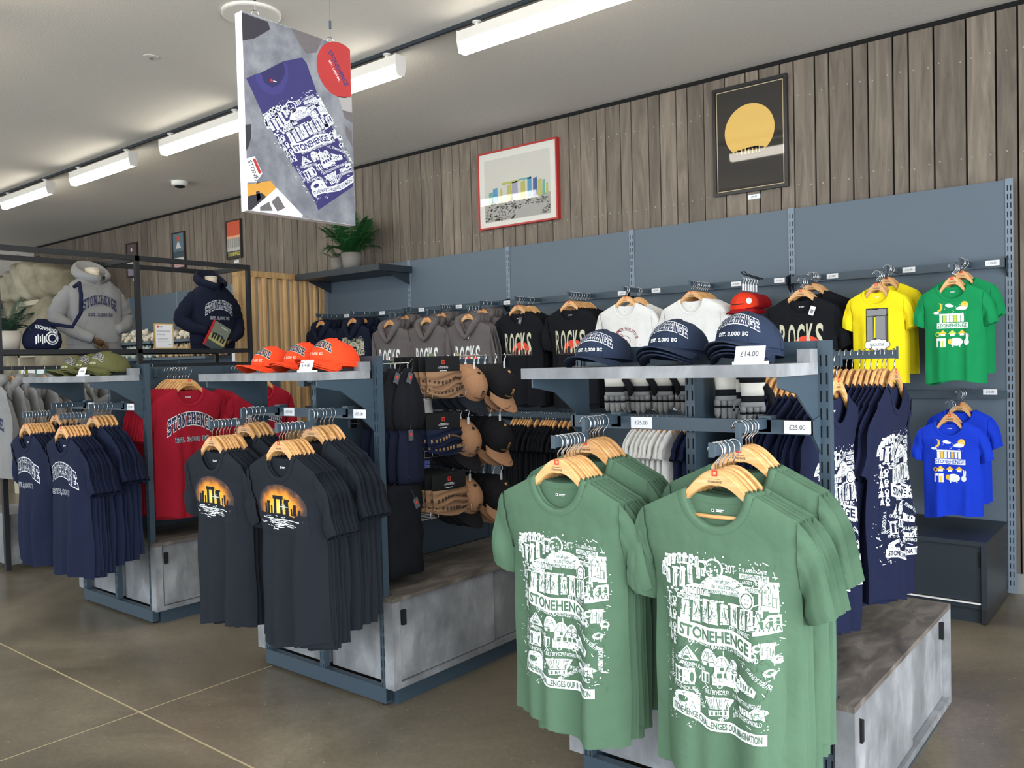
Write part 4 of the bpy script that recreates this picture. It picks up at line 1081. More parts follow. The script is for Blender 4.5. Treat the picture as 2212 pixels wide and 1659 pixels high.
stack(ARMS['BR'], [2.135,2.150,2.180,2.195,2.222,2.240], Zu, 'tee', F['black'], 'black t-shirts on the middle rack right arm, upper step', 'first black t-shirt on the raised step, right arm of middle rack', 'black t-shirt at the back of the middle rack right arm', v0=5, lbl=False)
# -- left rack: navy college
COLL = college(1, 0, .30)
stack(ARMS['CL'], lins(1.975, 2.10, 9), Zl, 'tee', F['navy'], 'navy t-shirts on the left rack left arm, lower step', 'front navy college t-shirt, leftmost in the photo', 'navy t-shirt behind the leftmost navy one', pm(2, COLL, [W_, N_], cz=-.24), pv=2, v0=1)
stack(ARMS['CL'], lins(2.14, 2.23, 4), Zu, 'tee', F['navy'], 'navy t-shirts on the left rack left arm, upper step', 'first navy t-shirt on the raised step, left arm', 'navy t-shirt at the back of the left rack left arm', v0=3, lbl=False)
stack(ARMS['CR'], lins(1.975, 2.09, 7), Zl, 'tee', F['navy'], 'navy t-shirts on the left rack right arm, lower step', 'front navy college t-shirt on the right arm of the left rack', 'navy t-shirt behind the right navy college one', pm(5, COLL, [W_, N_], cz=-.24), pv=5, v0=2)
stack(ARMS['CR'], lins(2.14, 2.24, 5), Zu, 'tee', F['navy'], 'navy t-shirts on the left rack right arm, upper step', 'first navy t-shirt on the raised step, right arm', 'navy t-shirt at the back of the left rack right arm', v0=0, lbl=False)
# -- side arms (towards +x) on the racks
def side_arm(g, y, x1, z, x0=.0, n='side_arm'):
    gy = y-g.location.y
    b = MB(); b.box(x0, x1, gy-.006, gy+.006, z-.030, z); b.box(x1, x1+.004, gy-.008, gy+.008, z-.032, z+.012); b.box(x0+.0, x0+.05, gy-.02, gy+.02, z-.05, z+.004)
    b.build(n, M['steel'], g)
side_arm(gA, 3.13, .412, 1.457, .012); side_arm(gA, 2.685, .36, 1.440, .012)
nav = [W_, F['navy2']]
xsA = [-.805,-.832,-.846,-.862,-.884,-.905,-.922,-.948,-.968,-.99,-1.012,-1.035,-1.06,-1.085]
stack(3.13, xsA, 1.457, 'tee', F['navy2'], 'navy t-shirts on the near rack side, rear arm', 'front navy t-shirt with white illustrated print beside the wall cabinet', 'navy t-shirt in the row behind the rear navy print shirt', pm(2, DP_MAP, nav, cz=-.385), axis='x', pv=2, v0=3)
stack(2.685, [-.862,-.888,-.91,-.93,-.95,-.972,-.994,-1.015,-1.035,-1.06,-1.085], 1.440, 'tee', F['navy2'], 'navy t-shirts on the near rack side, front arm', 'navy t-shirt with white print right behind the near rack post', 'navy t-shirt seen through the near rack end frame', pm(0, DP_MAP, nav, cz=-.385), axis='x', pv=0, v0=1)
side_arm(gC, 2.65, .412, 1.457, .012); side_arm(gC, 3.15, .412, 1.457, .012)
RC = [W_, N_]
stack(2.65, lins(-4.615, -4.86, 8), 1.457, 'tee', F['red'], 'red college t-shirts on the left rack side, front arm', 'front red college t-shirt facing right beside the left rack post', 'red t-shirt behind the front red college one', pm(1, college(1, 0, .29), RC, cz=-.24), axis='x', pv=1, v0=2)
stack(3.15, lins(-4.615, -4.92, 9), 1.457, 'tee', F['red'], 'red college t-shirts on the left rack side, rear arm', 'red college t-shirt glimpsed under the orange cap shelf', 'red t-shirt in the row under the orange cap shelf', pm(4, college(1, 0, .29), RC, cz=-.24), axis='x', pv=4, v0=0)
side_arm(gB, 2.60, -.012, 1.40, -.40, 'side_arm'); side_arm(gB, 3.1, -.012, 1.40, -.40, 'side_arm')
for i, x in enumerate(lins(-3.46, -3.20, 7)):
    hang(x, 3.10, 1.40, -PI/2+rs.uniform(-.03,.03), 'tee', F['white'], i, 'white t-shirt on the hidden side of the middle rack', 'wooden hanger with a white t-shirt, hidden side of middle rack', 'white t-shirts inside the middle rack')
# ---------------------------------------------------------------- wall garments
Zw, Zw2 = 1.962, 1.914
def wstack(x, ys, z, kind, cloth, what, where, prt=None, pv=0, v0=1, tagcard=None, lbl=True):
    stack(x, ys, z, kind, cloth, what+' on the wall, '+where, 'front '+what+' on the wall, '+where, what+' further back on the wall, '+where, prt, pv=pv, v0=v0, tagcard=tagcard, lbl=lbl, jit=1.5)
hm = lambda v, dec, mats, **k: HOOD[v % 3].print_mesh(dec, mats, **k)
wstack(-6.67, [5.26,5.33,5.38,5.44], Zw, 'hood', F['hnavy'], 'navy hoodie', 'beside the slatted screen')
wstack(-6.183, [5.25,5.39,5.45], Zw, 'hood', F['hnavy'], 'navy hoodie', 'second arm from the slatted screen', hm(1, DP_MAP, [PR['cream'], F['hnavy']], cz=-.34), pv=1)
RK = rocks(); rkg = [PR['white'], PR['orange'], PR['dgrey'], F['hgrey']]; rkb = [PR['cream'], PR['orange'], PR['black'], F['jet']]
for x, lo, up, wh, v in ((-5.606, [5.19,5.245,5.30], [5.38,5.44], 'left of three', 0), (-5.134, [5.19,5.27], [5.375,5.40,5.43,5.46], 'middle of three', 1), (-4.619, [5.15,5.19,5.23,5.265], [5.33,5.38,5.43], 'right of three', 2)):
    wstack(x, lo, Zw2, 'hood', F['hgrey'], 'grey rocks hoodie', wh+' arms, lower step', hm(v, RK, rkg, cz=-.30), pv=v, tagcard=(.03,-.10,M['paper']) if v == 2 else None)
    wstack(x, up, Zw, 'hood', F['hgrey'], 'grey hoodie', wh+' arms, upper step', pv=v+1)
wstack(-4.165, [5.235,5.252,5.275,5.30,5.38,5.43], Zw, 'tee', F['jet'], 'black rocks t-shirt', 'left of the navy caps', pm(3, RK, rkb, cz=-.26), pv=3, tagcard=(.05,-.05,PR['dgrey']))
wstack(-3.646, lins(5.215, 5.47, 8), Zw, 'tee', F['jet'], 'black rocks t-shirt', 'half hidden behind the left navy cap', pm(4, RK, rkb, cz=-.26), pv=4, v0=5)
wstack(-3.142, [5.20,5.215,5.23,5.37,5.385,5.40], Zw, 'tee', F['white'], 'white solstice t-shirt', 'above the striped gloves', pm(5, solstice('SUMMER SOLSTICE'), [mat('ink_maroon', rgb(140,60,70), .8), F['white']], cz=-.25), pv=5)
wstack(-2.62, lins(5.19, 5.44, 9), Zw, 'tee', F['white'], 'white stone circle t-shirt', 'behind the middle navy cap', pm(0, solstice('STONEHENGE'), [mat('ink_blue', rgb(48,68,150), .8), F['white']], cz=-.27), pv=0, v0=2)
wstack(-1.852, [5.135,5.15,5.168,5.20], Zw2, 'tee', F['jet'], 'black rocks t-shirt', 'right of the red caps, lower step', pm(1, RK, rkb, cz=-.25), pv=1, tagcard=(.085,-.06,M['paper']))
wstack(-1.852, lins(5.31, 5.42, 5), Zw, 'tee', F['jet'], 'plain black t-shirt', 'right of the red caps, upper step', lbl=False)
ym = [PR['grey'], PR['black'], W_, PR['dgrey'], F['yellow']]
kp = lambda v, dec, mats, **k: KID[v % 3].print_mesh(dec, mats, **k)
wstack(-1.392, [5.075,5.10,5.125,5.16], Zw2, 'kid', F['yellow'], 'yellow kids t-shirt with a standing stone', 'lower step', kp(0, rockstar(), ym, cz=-.20, k=.92), pv=0)
wstack(-1.392, [5.27,5.31,5.36], Zw, 'kid', F['yellow'], 'plain yellow kids t-shirt', 'upper step', lbl=False)
KD = kids()
wstack(-.992, [5.03,5.05,5.075,5.12], Zw2, 'kid', F['kgreen'], 'green kids t-shirt with cartoon monument print', 'lower step', kp(1, KD, [W_, PR['gold'], PR['lime'], F['kgreen']], cz=-.22, k=.92), pv=1)
wstack(-.992, [5.24,5.29,5.35], Zw, 'kid', F['kgreen'], 'plain green kids t-shirt', 'upper step', lbl=False)
wstack(-1.025, [5.10,5.14], 1.166, 'kid', F['blue'], 'blue kids t-shirt with cartoon monument print', 'lower row', kp(2, KD, [W_, PR['gold'], PR['gold'], F['blue']], cz=-.22, k=.92), pv=2)
wstack(-1.025, [5.34,5.38,5.42], 1.214, 'kid', F['blue'], 'plain blue kids t-shirt', 'lower row, rear step', lbl=False)
# lower rail: garments facing along the wall
def railrow(xs_, cloth, what, v0=0):
    for i, q in enumerate(xs_):
        hang(q*.957, 5.296, 1.045, PI/2+rs.uniform(-.05,.05), 'kid', cloth, v0+i, what+' hung sideways on the low wall rail', 'wooden hanger on the low wall rail, '+what, what+'s on the low wall rail', zs=.93)
railrow([-3.88,-3.93,-3.97,-4.03,-4.055,-4.08,-4.105,-4.13,-4.16], F['jet'], 'black t-shirt')
railrow([-4.22,-4.29,-4.315,-4.34,-4.37,-4.40,-4.44,-4.47], F['jet'], 'black long t-shirt', 3)
railrow([-2.95,-3.0,-3.04,-3.08,-3.12,-3.16,-3.20,-3.24,-3.27], F['white'], 'folded white t-shirt', 2)
railrow(lins(-2.25,-2.85,10), F['navy2'], 'navy t-shirt', 1)
# ================================================================ small goods on the racks
def wire_hook(parent_thing, y, z, x0, x1, name='peg_hook'):
    """chrome prong out of the spine of a rack (part of that rack), world coordinates"""
    lx, ly = parent_thing.location.x, parent_thing.location.y
    b = MB(); b.tube([(x0-lx, y-ly, z), (x1-.015-lx, y-ly, z+.004), (x1-lx, y-ly, z+.018)], .0025, 6); b.box(x0-lx, x0-lx+.006, y-ly-.02, y-ly+.02, z-.02, z+.02)
    return b.build(name, M['chrome'], parent_thing)
XS = GB+.014
# knitted snoods on black header cards, three rows
def snood_mesh(seed, cloth, mark):
    r = random.Random(seed); b = MB(); P = []
    for i in range(19):
        t = i/18; row = []
        for j in range(25):
            u = j/24-.5; z = -.125*t; y = -.012*math.sin(t*24+u*5+seed)*(.35+.65*math.sin(PI*t))-.030*(1-(2*u)**2)**.5 if abs(u) < .5 else -.0
            row.append((u*.24*(1-.06*math.sin(PI*t)), y, z+.014*math.sin(u*6+seed)*math.sin(PI*t)+(.028*abs(u)**2*t*4 if t > .6 else 0)))
        P.append(row)
    b.grid(P, 0)
    for i in range(11):
        u = -.45+.09*i
        for t in (.34, .82):
            uu = u+.03*(t > .5); k = int(t*18); j = max(0, min(24, int((uu+.5)*24))); p = P[k][j]
            for q in ((-.0045,-.0022),(.0022,.0045)): b.box(p[0]+q[0], p[0]+q[1], p[1]-.004, p[1]-.002, p[2]-.007, p[2]+.007, 1)
            b.box(p[0]-.0052, p[0]+.0052, p[1]-.004, p[1]-.002, p[2]+.0065, p[2]+.009, 1)
    return b.mesh('snood', [cloth, mark], True)
CARD = MB(); CARD.box(-.115,.115,-.001,.001,-.065,.02,0); CARD.box(-.010,.010,-.0016,-.001,-.018,.002,1); CARD.box(-.005,.005,-.002,-.0016,-.013,-.003,0)
txt_block(CARD, 'STONEHENGE', 0, -.0017, -.034, .008, 2); CARD.box(-.022,.022,-.0016,-.001,-.0285,-.0265,2); CARD.box(-.024,.024,-.0016,-.001,-.050,-.047,2)
CARDM = CARD.mesh('header_card', [M['slot'], M['red_ink'], M['paper']])
for row, (z, y, cl, mk, lb) in enumerate(((1.462, 2.84, F['brown'], PR['black'], 'tan patterned'), (1.195, 2.83, F['navy'], PR['tan'], 'dark navy patterned'), (.912, 2.86, F['brown'], PR['black'], 'lower tan patterned'))):
    sm_ = snood_mesh(row, cl, mk)
    wire_hook(gB, y, z+.006, XS, -2.70)
    for i in range(6 if row != 1 else 3):
        x = -2.715-.042*i
        t = empty('neck_snood', (x, y+rs.uniform(-.004,.004), z), PI/2, ('front '+lb+' snood on a black card' if i == 0 else lb+' snood behind the front one')+', middle rack', 'snood', lb+' snoods on cards')
        inst('header_card', CARDM, t); inst('fabric', sm_, t, (0,-.006,-.052))
    # wire tray under the row
    t = empty('wire_tray', (XS, y, z-.175), 0, 'chrome wire tray under the '+lb+' snoods', 'wire tray', 'wire trays on the middle rack')
    for yy in (-.14, .14): MB().tube([(0,yy,0),(.36,yy,0),(.36,yy,.03)], .002, 5).build('side_wire', M['chrome'], t)
    for xx in (.06,.12,.18,.24,.30,.36): MB().tube([(xx,-.14,0),(xx,.14,0)], .0016, 5).build('cross_wire', M['chrome'], t)
    for yy in (-.09,-.045,0,.045,.09): MB().tube([(.0,yy,0),(.36,yy,0),(.36,yy,.03)], .0016, 5).build('long_wire', M['chrome'], t)
    MB().tube([(.36,-.14,.03),(.36,.14,.03)], .002, 5).build('front_wire', M['chrome'], t)
# caps hanging on pegs, three rows
def hanging_cap(x, y, z, crown, brim, emb, label, grp, btn, pitch=.95, rz=PI/2):
    o = cap((x, y, z), (0,0,0), crown, brim, label, grp, emb, btn)
    o.matrix_world = Matrix.Translation((x, y, z)) @ Matrix.Rotation(rz, 4, 'Z') @ Matrix.Rotation(pitch, 4, 'X') @ Matrix.Translation((0, .02, -.06))
    b = MB(); b.tube([(0,-.003,.085),(.010,-.003,.080),(.010,-.003,.066),(0,-.003,.058),(0,-.003,.045)], .0025, 5); b.box(-.006,.006,-.004,.0,.002,.046)
    h = b.build('cap_hook', M['glass'], o); h.matrix_parent_inverse = (o.matrix_world).inverted(); h.matrix_world = Matrix.Translation((x, y, z)) @ Matrix.Rotation(rz, 4, 'Z') @ Matrix.Translation((0,.02,.05))
    return o
g1 = 'tan caps with dark brims on pegs'; g2 = 'black caps with tan brims on pegs'
for row, z in enumerate((1.355, 1.085, .805)):
    nm = ('top', 'middle', 'bottom')[row]
    yt, yb = (3.11, 3.31) if row == 0 else (3.06, 3.27)
    wire_hook(gB, yt, z+.125, XS, -2.68); wire_hook(gB, yb, z+.125, XS, -2.66)
    for i in range(4):
        hanging_cap(-2.735-.06*i, yt+rs.uniform(-.01,.01), z, F['tan'], F['capblack'] if row else F['black'], CP_TRI_B if i == 0 else None, ('front tan cap with dark brim, %s peg row' if i == 0 else 'tan cap behind the front tan cap, %s peg row') % nm, g1, PR['black'], rz=PI/2+rs.uniform(-.12,.12))
    for i in range(4):
        hanging_cap(-2.715-.06*i, yb+rs.uniform(-.01,.01), z+(0 if row < 2 else -.02), F['capblack'], F['tan'], CP_TRI_G if i == 0 else None, ('front black cap with tan brim, %s peg row' if i == 0 else 'black cap behind the front black cap, %s peg row') % nm, g2, PR['tan'], rz=PI/2+rs.uniform(-.12,.12))
# black knitwear nearest the post: hats above, gloves, scarves below
def drop_mesh(h, w, d, seed, neck=.25):
    b = MB(); rings = []
    for i in range(13):
        t = i/12; k = neck+(1-neck)*math.sin(PI*.5*min(1, t*1.35))*(1 if t < .85 else 1-.25*(t-.85)/.15)
        rings.append([(w*k*math.cos(a)*(1+.07*math.sin(5*a+seed)), d*k*math.sin(a)*(1+.10*math.sin(7*a+seed)), -h*t) for a in [2*PI*j/24 for j in range(24)]])
    b.loft(rings); return b.mesh('knit', [F['jet']], True)
TAGM = MB(); TAGM.box(-.014,.014,-.001,.001,-.048,0,0); TAGM.box(-.006,.006,-.0016,-.001,-.026,-.014,1); TAGM.tube([(0,0,0),(0,.004,.05)], .0007, 4, 0); TAGM = TAGM.mesh('swing_tag', [PR['dgrey'], M['red_ink']])
hatm = [drop_mesh(.27, .085, .05, i) for i in range(3)]
for i in range(5):
    x = -2.70-.055*i; y = 2.60 if i % 2 == 0 else 2.575
    t = empty('knitted_hat', (x, y, 1.43), PI/2, ('front' if i == 0 else 'rear')+' black knitted hat hanging behind the middle rack post', 'hat', 'black knitted hats')
    inst('knit', hatm[i % 3], t); inst('swing_tag', TAGM, t, (-.03,-.052,-.02), (0,.4,0)); MB().tube([(0,0,-.005),(0,0,.018),(.008,0,.024)], .0018, 5).build('hang_loop', M['glass'], t)
wire_hook(gB, 2.588, 1.45, XS, -2.66); wire_hook(gB, 2.58, 1.175, XS, -2.66)
glov = drop_mesh(.24, .075, .035, 5, .7)
for i in range(5):
    t = empty('glove_bundle', (-2.70-.06*i, 2.60, 1.16), PI/2, ('front' if i == 0 else 'rear')+' dark navy glove pair with swing tag, middle rack', 'gloves', 'dark glove pairs on the middle rack')
    inst('knit', glov, t, mats=[F['hnavy']]); inst('swing_tag', TAGM, t, (-.03,-.04,.0))
    MB().tube([(0,0,-.005),(0,0,.018),(.008,0,.024)], .0018, 5).build('hang_loop', M['glass'], t)
def scarf_mesh(seed):
    b = MB(); P = []; 
    prof = [(-.10,-.03),(-.05,-.045),(0,-.04),(.05,-.048),(.10,-.03),(.105,0),(.10,.03),(.05,.042),(0,.045),(-.05,.04),(-.10,.03),(-.105,0)]
    b.loft([[(x*(1+.03*math.sin(i*2+k)), y*(1+.2*math.sin(i*1.7+k*1.3+seed)), -.40*i/9) for k, (x, y) in enumerate(prof)] for i in range(10)]); return b.mesh('knit', [F['jet']], True)
scm = [scarf_mesh(i) for i in range(2)]
wire_hook(gB, 2.555, .935, XS, -2.66)
for i in range(4):
    t = empty('folded_scarf', (-2.72-.085*i, 2.555, .915), PI/2, ('front' if i == 0 else 'rear')+' black folded scarf hanging just above the cabinet top', 'scarf', 'black scarves on the middle rack')
    inst('knit', scm[i % 2], t); inst('swing_tag', TAGM, t, (.03,-.058,-.06), (0,-.4,0)); MB().tube([(-.05,0,-.004),(0,0,.022),(.05,0,-.004)], .002, 5).build('hang_loop', M['black_metal'], t)
# white bag forms near the spine of the middle rack
for y, z, h in ((3.0, 1.30, .24), (2.98, .80, .14)):
    t = empty('canvas_pouch', (XS+.05, y, z), PI/2, ('upper' if z > 1 else 'lower')+' plain white canvas pouch between snoods and caps', 'bag', 'white canvas pouches')
    b = MB(); b.loft([[(.09*(.55+.45*k)*math.cos(a), .018*math.sin(a), -h*k) for a in [2*PI*j/16 for j in range(16)]] for k in (0,.25,.5,.75,1)]); b.build('bag_body', F['white'], t, True)
    MB().tube([(-.035,0,-.01),(-.03,0,.045),(0,0,.055),(.03,0,.045),(.035,0,-.01)], .004, 6).build('strap', F['white'], t, True)
# striped gloves and socks inside the near rack
def glove_mesh(seed):
    b = MB(); bands = [(0,.03,0),(.03,.075,1),(.075,.115,0),(.115,.135,1),(.135,.15,2)]
    for a, c, m in bands:
        b.loft([[((.040+.004*math.sin(z*40))*math.cos(t), .014*math.sin(t), -z) for t in [2*PI*j/14 for j in range(14)]] for z in (a, (a+c)/2, c)], m, a == 0, True)
    for i in range(4):
        x = -.030+.020*i; l = (.055,.066,.064,.05)[i]
        b.tube([(x,0,-.148),(x,.002,-.165)], [.0100,.0105], 8, 2); b.tube([(x,.002,-.165),(x,.003,-.172)], .0108, 8, 1); b.tube([(x,.003,-.172),(x,.004,-.150-l*.8),(x,.004,-.150-l)], [.0106,.010,.004], 8, 2)
    b.tube([(.036,0,-.085),(.056,.0,-.115),(.058,0,-.140),(.056,0,-.15)], [.013,.013,.011,.004], 8, 1)
    return b.mesh('knit', [F['cream'], F['jet'], F['grey']], True)
GLV = glove_mesh(0)
def glove(x, y, z, rz, lab, grp):
    t = empty('striped_glove', (x, y, z), rz, lab, 'glove', grp); inst('knit', GLV, t); MB().tube([(0,0,-.005),(0,0,.03),(.008,0,.036)], .0018, 5).build('hang_loop', M['glass'], t)
wire_hook(gA, 2.66, 1.468, GA-.014, GA-.40); wire_hook(gA, 2.49, 1.462, GA+.014, GA+.18)
for i, (x, y) in enumerate(((-1.60,2.56),(-1.60,2.64),(-1.58,2.72),(-1.52,2.60),(-1.50,2.70),(-1.44,2.62),(-1.42,2.74),(-1.36,2.64),(-1.34,2.75))):
    glove(x, y, 1.466, rs.uniform(-.5,.3), 'striped black and cream knitted glove under the navy cap shelf, left of centre post', 'striped gloves inside the near rack')
for i, (x, y) in enumerate(((-1.13,2.47),(-1.09,2.50),(-1.05,2.48),(-1.10,2.58))):
    glove(x, y, 1.46-.01*i, rs.uniform(.2,.9), 'striped black and grey knitted glove right of the near rack centre post', 'striped gloves right of the centre post')
# red caps on the wall
t = BAYS[3]
b = MB(); lx = -2.273-t.location.x; b.tube([(lx-.012,-.06,1.97),(lx-.012,-.32,1.985),(lx-.012,-.36,2.0),(lx+.012,-.36,2.0),(lx+.012,-.32,1.985),(lx+.012,-.06,1.97)], .004, 6); b.build('cap_prong', M['black_metal'], t)
price_label(t, lx+.13, -.0625, 1.95, '£15.00', .072, .032)
gfront = fabric('cotton_scarlet', rgb(232, 62, 34))
for i in range(6):
    y = 5.22+.043*i
    o = hanging_cap(-2.273, y, 1.825, F['capred'] if i else gfront, F['capred'], CP_ROCK if i == 0 else None, 'front scarlet cap with rocks lettering on the wall hook' if i == 0 else 'dark red cap behind the scarlet one on the wall hook', 'red caps on the wall hook', F['capred'], pitch=.22, rz=rs.uniform(-.05,.05)-.1)
    h = bpy.data.objects.new('badge', MB().lathe([(.020,0),(.020,.002),(.016,.003)], 16).mesh('badge', [M['glass'] if i == 0 else M['slot']])); COL.objects.link(h); h.parent = o
    p = CAP.crown(.95, .45, .002); h.location = p; h.rotation_euler = (math.radians(80), 0, .95)
# ================================================================ tall mannequin stand (rack at far left)
XD = -6.657
t = empty('mannequin_stand', (-6.957, 2.37, 0), 0, 'tall black open-framed stand carrying the two hoodie mannequins', 'display stand')
x0, x1 = -.30, .30; ys_ = (.0, 1.04, 2.08)
for y in ys_:
    for x in (x0, x1-.035): MB().box(x, x+.035, y-.0175, y+.0175, .02, 2.385).build('post', M['black_metal'], t)
for x in (x0, x1-.035):
    MB().box(x, x+.035, .0175, ys_[2]-.0175, 2.345, 2.3849).build('top_beam', M['black_metal'], t)
    MB().box(x, x+.035, .0175, ys_[2]-.0175, 1.590, 1.626).build('shelf_beam', M['black_metal'], t)
for y in ys_:
    MB().box(x0+.035, x1-.035, y-.0175, y+.0175, 2.345, 2.3848).build('cross_beam', M['black_metal'], t); MB().box(x0+.035, x1-.035, y-.0175, y+.0175, 1.590, 1.626).build('cross_beam', M['black_metal'], t)
MB().box(x0+.036, x1-.036, .018, ys_[2]-.018, 1.605, 1.625).build('platform', M['steel_dark'], t)
MB().box(x0+.035, x1-.035, .02, ys_[2]-.02, .05, .42).build('base_unit', M['concrete'], t)
r = MB(); r.box(.395, .412, -.10, 2.0, 1.475, 1.502); r.build('hanging_rail', M['black_metal'], t)
for y in (.05, 1.04, 1.95): MB().box(.30, .40, y-.006, y+.006, 1.478, 1.499).build('rail_bracket', M['black_metal'], t)
# grey sweatshirts along its rail, facing the shop front
Cg = college(1, 0, .30); cgm = [F['grey'], PR['navy']]
ys2 = [2.29,2.40,2.48,2.62,2.70,2.76,2.82,2.88,3.0,3.08,3.2,3.32,3.44]
for i, y in enumerate(ys2):
    hang(-6.553, y, 1.502, rs.uniform(-.06,.06), 'hood', F['grey'], i % 3, 'front grey college hoodie at the left edge of the photo' if i == 0 else 'grey hoodie hanging behind the front grey one, left edge', 'front hanger of the grey hoodies' if i == 0 else 'hanger among the grey hoodies', 'grey hoodies on the mannequin stand rail',
         HOOD[0].print_mesh(Cg, cgm, cz=-.30) if i == 0 else None, logo=(i == 0))
# pale grey t-shirts on the far side of the left rack
side_arm(gC, 2.62, -.012, 1.42, -.40)
for i, x in enumerate(lins(-5.40, -5.12, 7)):
    hang(x, 2.62, 1.42, -PI/2+rs.uniform(-.04,.04), 'tee', F['grey'], i, 'pale grey t-shirt seen through the left rack frame', 'hanger among the pale grey t-shirts, left rack', 'pale grey t-shirts inside the left rack')

# ---------------------------------------------------------------- mannequins in hoodies
SKIN = mat('calico_form', rgb(226, 212, 190), .8, bump=.1, bscale=500)
HANDW = mat('dark_wood_hand', rgb(92, 66, 40), .5)
BODY = [(0,.200,.115),(.05,.205,.118),(.10,.212,.122),(.25,.208,.122),(.40,.220,.128),(.46,.216,.120),(.51,.196,.102),(.555,.150,.085),(.59,.095,.075),(.605,.080,.070)]
def body_wd(z):
    for a, b in zip(BODY[:-1], BODY[1:]):
        if a[0] <= z <= b[0]:
            k = (z-a[0])/(b[0]-a[0]); return a[1]+(b[1]-a[1])*k, a[2]+(b[2]-a[2])*k
    return BODY[-1][1:]
def ring(z, w, d, n=36, e=2.5, fold=0, ph=0):
    out = []
    for j in range(n):
        a = 2*PI*j/n; c, s = math.cos(a), math.sin(a)
        f = 1+fold*math.sin(a*9+ph)+fold*.6*math.sin(a*5+z*20)
        out.append((w*f*math.copysign(abs(c)**(2/e), c), d*f*math.copysign(abs(s)**(2/e), s), z))
    return out
def bfront(x, z, q):
    w, d = body_wd(z); u = min(.999, abs(x)/w); return (x, -d*(1-u**2.5)**(1/2.5)-q-.004, z)
def hand_mesh(m):
    b = MB(); b.loft([[(.030*math.cos(a)*k, .012*math.sin(a)*k, z) for a in [2*PI*j/12 for j in range(12)]] for z, k in ((.0,.7),(-.02,.95),(-.05,1.05),(-.075,1.0))])
    for i, (x, l) in enumerate(((-.024,.050),(-.008,.062),(.008,.058),(.024,.045))):
        b.tube([(x,0,-.07),(x*1.05,-.006,-.07-l*.45),(x*1.0,-.024,-.07-l*.8),(x,-.040,-.07-l*.85)], [.0085,.0082,.0075,.005], 8)
    b.tube([(-.028,-.002,-.025),(-.042,-.014,-.050),(-.036,-.030,-.072)], [.010,.0095,.006], 8)
    return b.mesh('hand', [m], True)
HAND = hand_mesh(HANDW)
def limb(path, rad, cloth, parent, name):
    # smooth the path a little
    P = []; R_ = []
    for a in range(len(path)-1):
        for q in range(6):
            k = q/6; P.append(Vector(path[a]).lerp(Vector(path[a+1]), k)); R_.append(rad[a]+(rad[a+1]-rad[a])*k)
    P.append(Vector(path[-1])); R_.append(rad[-1])
    for _ in range(3): P = [P[0]]+[(P[i-1]+P[i]*2+P[i+1])/4 for i in range(1, len(P)-1)]+[P[-1]]
    R_ = [r*(1+.06*math.sin(i*2.1)) for i, r in enumerate(R_)]
    b = MB(); b.tube(P, R_, 14); return b.build(name, cloth, parent, True)
def hood_up(cloth, parent):
    b = MB(); P = []; n = 28
    for i in range(n+1):
        a = (-165+330*i/n)*PI/180       # 0 = back (+y)
        fr = .5-.5*math.cos(a)           # 0 back, 1 front
        row = []
        for r_, z in ((.082,.585-.075*fr),(.120,.595-.065*fr),(.148,.625-.07*fr),(.150,.660-.085*fr),(.132,.692-.110*fr),(.118,.700-.115*fr),(.106,.690-.112*fr),(.098,.655-.10*fr),(.080,.615-.085*fr)):
            row.append((r_*1.12*math.sin(a)*(1.0-.30*fr), r_*1.12*math.cos(a)*.95-.005, z+.012+(z-.585)*.25*(1-fr)))
        P.append(row)
    b.grid(P, 0); return b.build('hood', cloth, parent, True)
def mannequin(y, cloth, label, ink, lab_h, pose):
    m = empty('dress_form', (-6.957, y, 1.6262), PI/2, 'cream headless mannequin form inside the '+lab_h, 'mannequin', 'mannequin forms')
    MB().lathe([(.075,.0),(.11,.3),(.10,.50),(.06,.57),(.052,.60),(.052,.63),(.055,.655)], 24).build('torso_and_neck', SKIN, m, True)
    MB().lathe([(.056,.655),(.056,.664),(.046,.668)], 24).build('neck_cap', SKIN, m, True)
    g = empty('hoodie', (-6.957, y, 1.6262), PI/2, label, 'hoodie', 'hoodies on mannequins')
    b = MB(); b.loft([ring(z, w, d, fold=.018 if z < .45 else .004) for z, w, d in BODY], 0, False, False); b.build('body', cloth, g, True)
    MB().loft([ring(-.001, .203, .118), ring(.035, .200, .116), ring(.05, .211, .124)], 0, False, False).build('waistband', cloth, g, True)
    hood_up(cloth, g)
    L, R_ = ((-.150,.01,.475),(-.225,.02,.39),(-.282,.05,.26),(-.21,-.09,.15),(-.085,-.165,.085)), ((.150,.01,.475),(.225,.02,.39),(.29,.06,.27),(.23,-.06,.19),(.125,-.125,.165))
    if pose: L, R_ = tuple((-p[0], p[1], p[2]) for p in R_), tuple((-p[0], p[1], p[2]) for p in L)
    rad = [.070,.072,.066,.055,.042]
    limb(L, rad, cloth, g, 'sleeve'); limb(R_, rad, cloth, g, 'sleeve')
    d = Dec(); d.poly([(-.14,.06),(.14,.06),(.14,.15),(.10,.24),(-.10,.24),(-.14,.15)],0,0); inst('pocket', d.mesh('pocket', [cloth], lambda x, z, q: bfront(x, z, q+.006), .03), g)
    MB().tube([(-.018,-.115,.50),(-.02,-.132,.44),(-.02,-.136,.38)], .003, 6).build('drawstring', F['grey'] if not pose else F['hnavy'], g, True)
    MB().tube([(.018,-.115,.50),(.02,-.132,.44),(.02,-.136,.40)], .003, 6).build('drawstring', F['grey'] if not pose else F['hnavy'], g, True)
    inst('print', college(1, 0, .27).mesh('print', ink, lambda x, yy, q: bfront(x, .345+yy, q), .02), g)
    hw = L[-1] if not pose else R_[-1]
    sgn = 1 if not pose else -1
    h = inst('hand', HAND, m, (hw[0]+sgn*.008, hw[1]-.01, hw[2]-.004), (.9, sgn*-.55, sgn*-1.1))
    return m
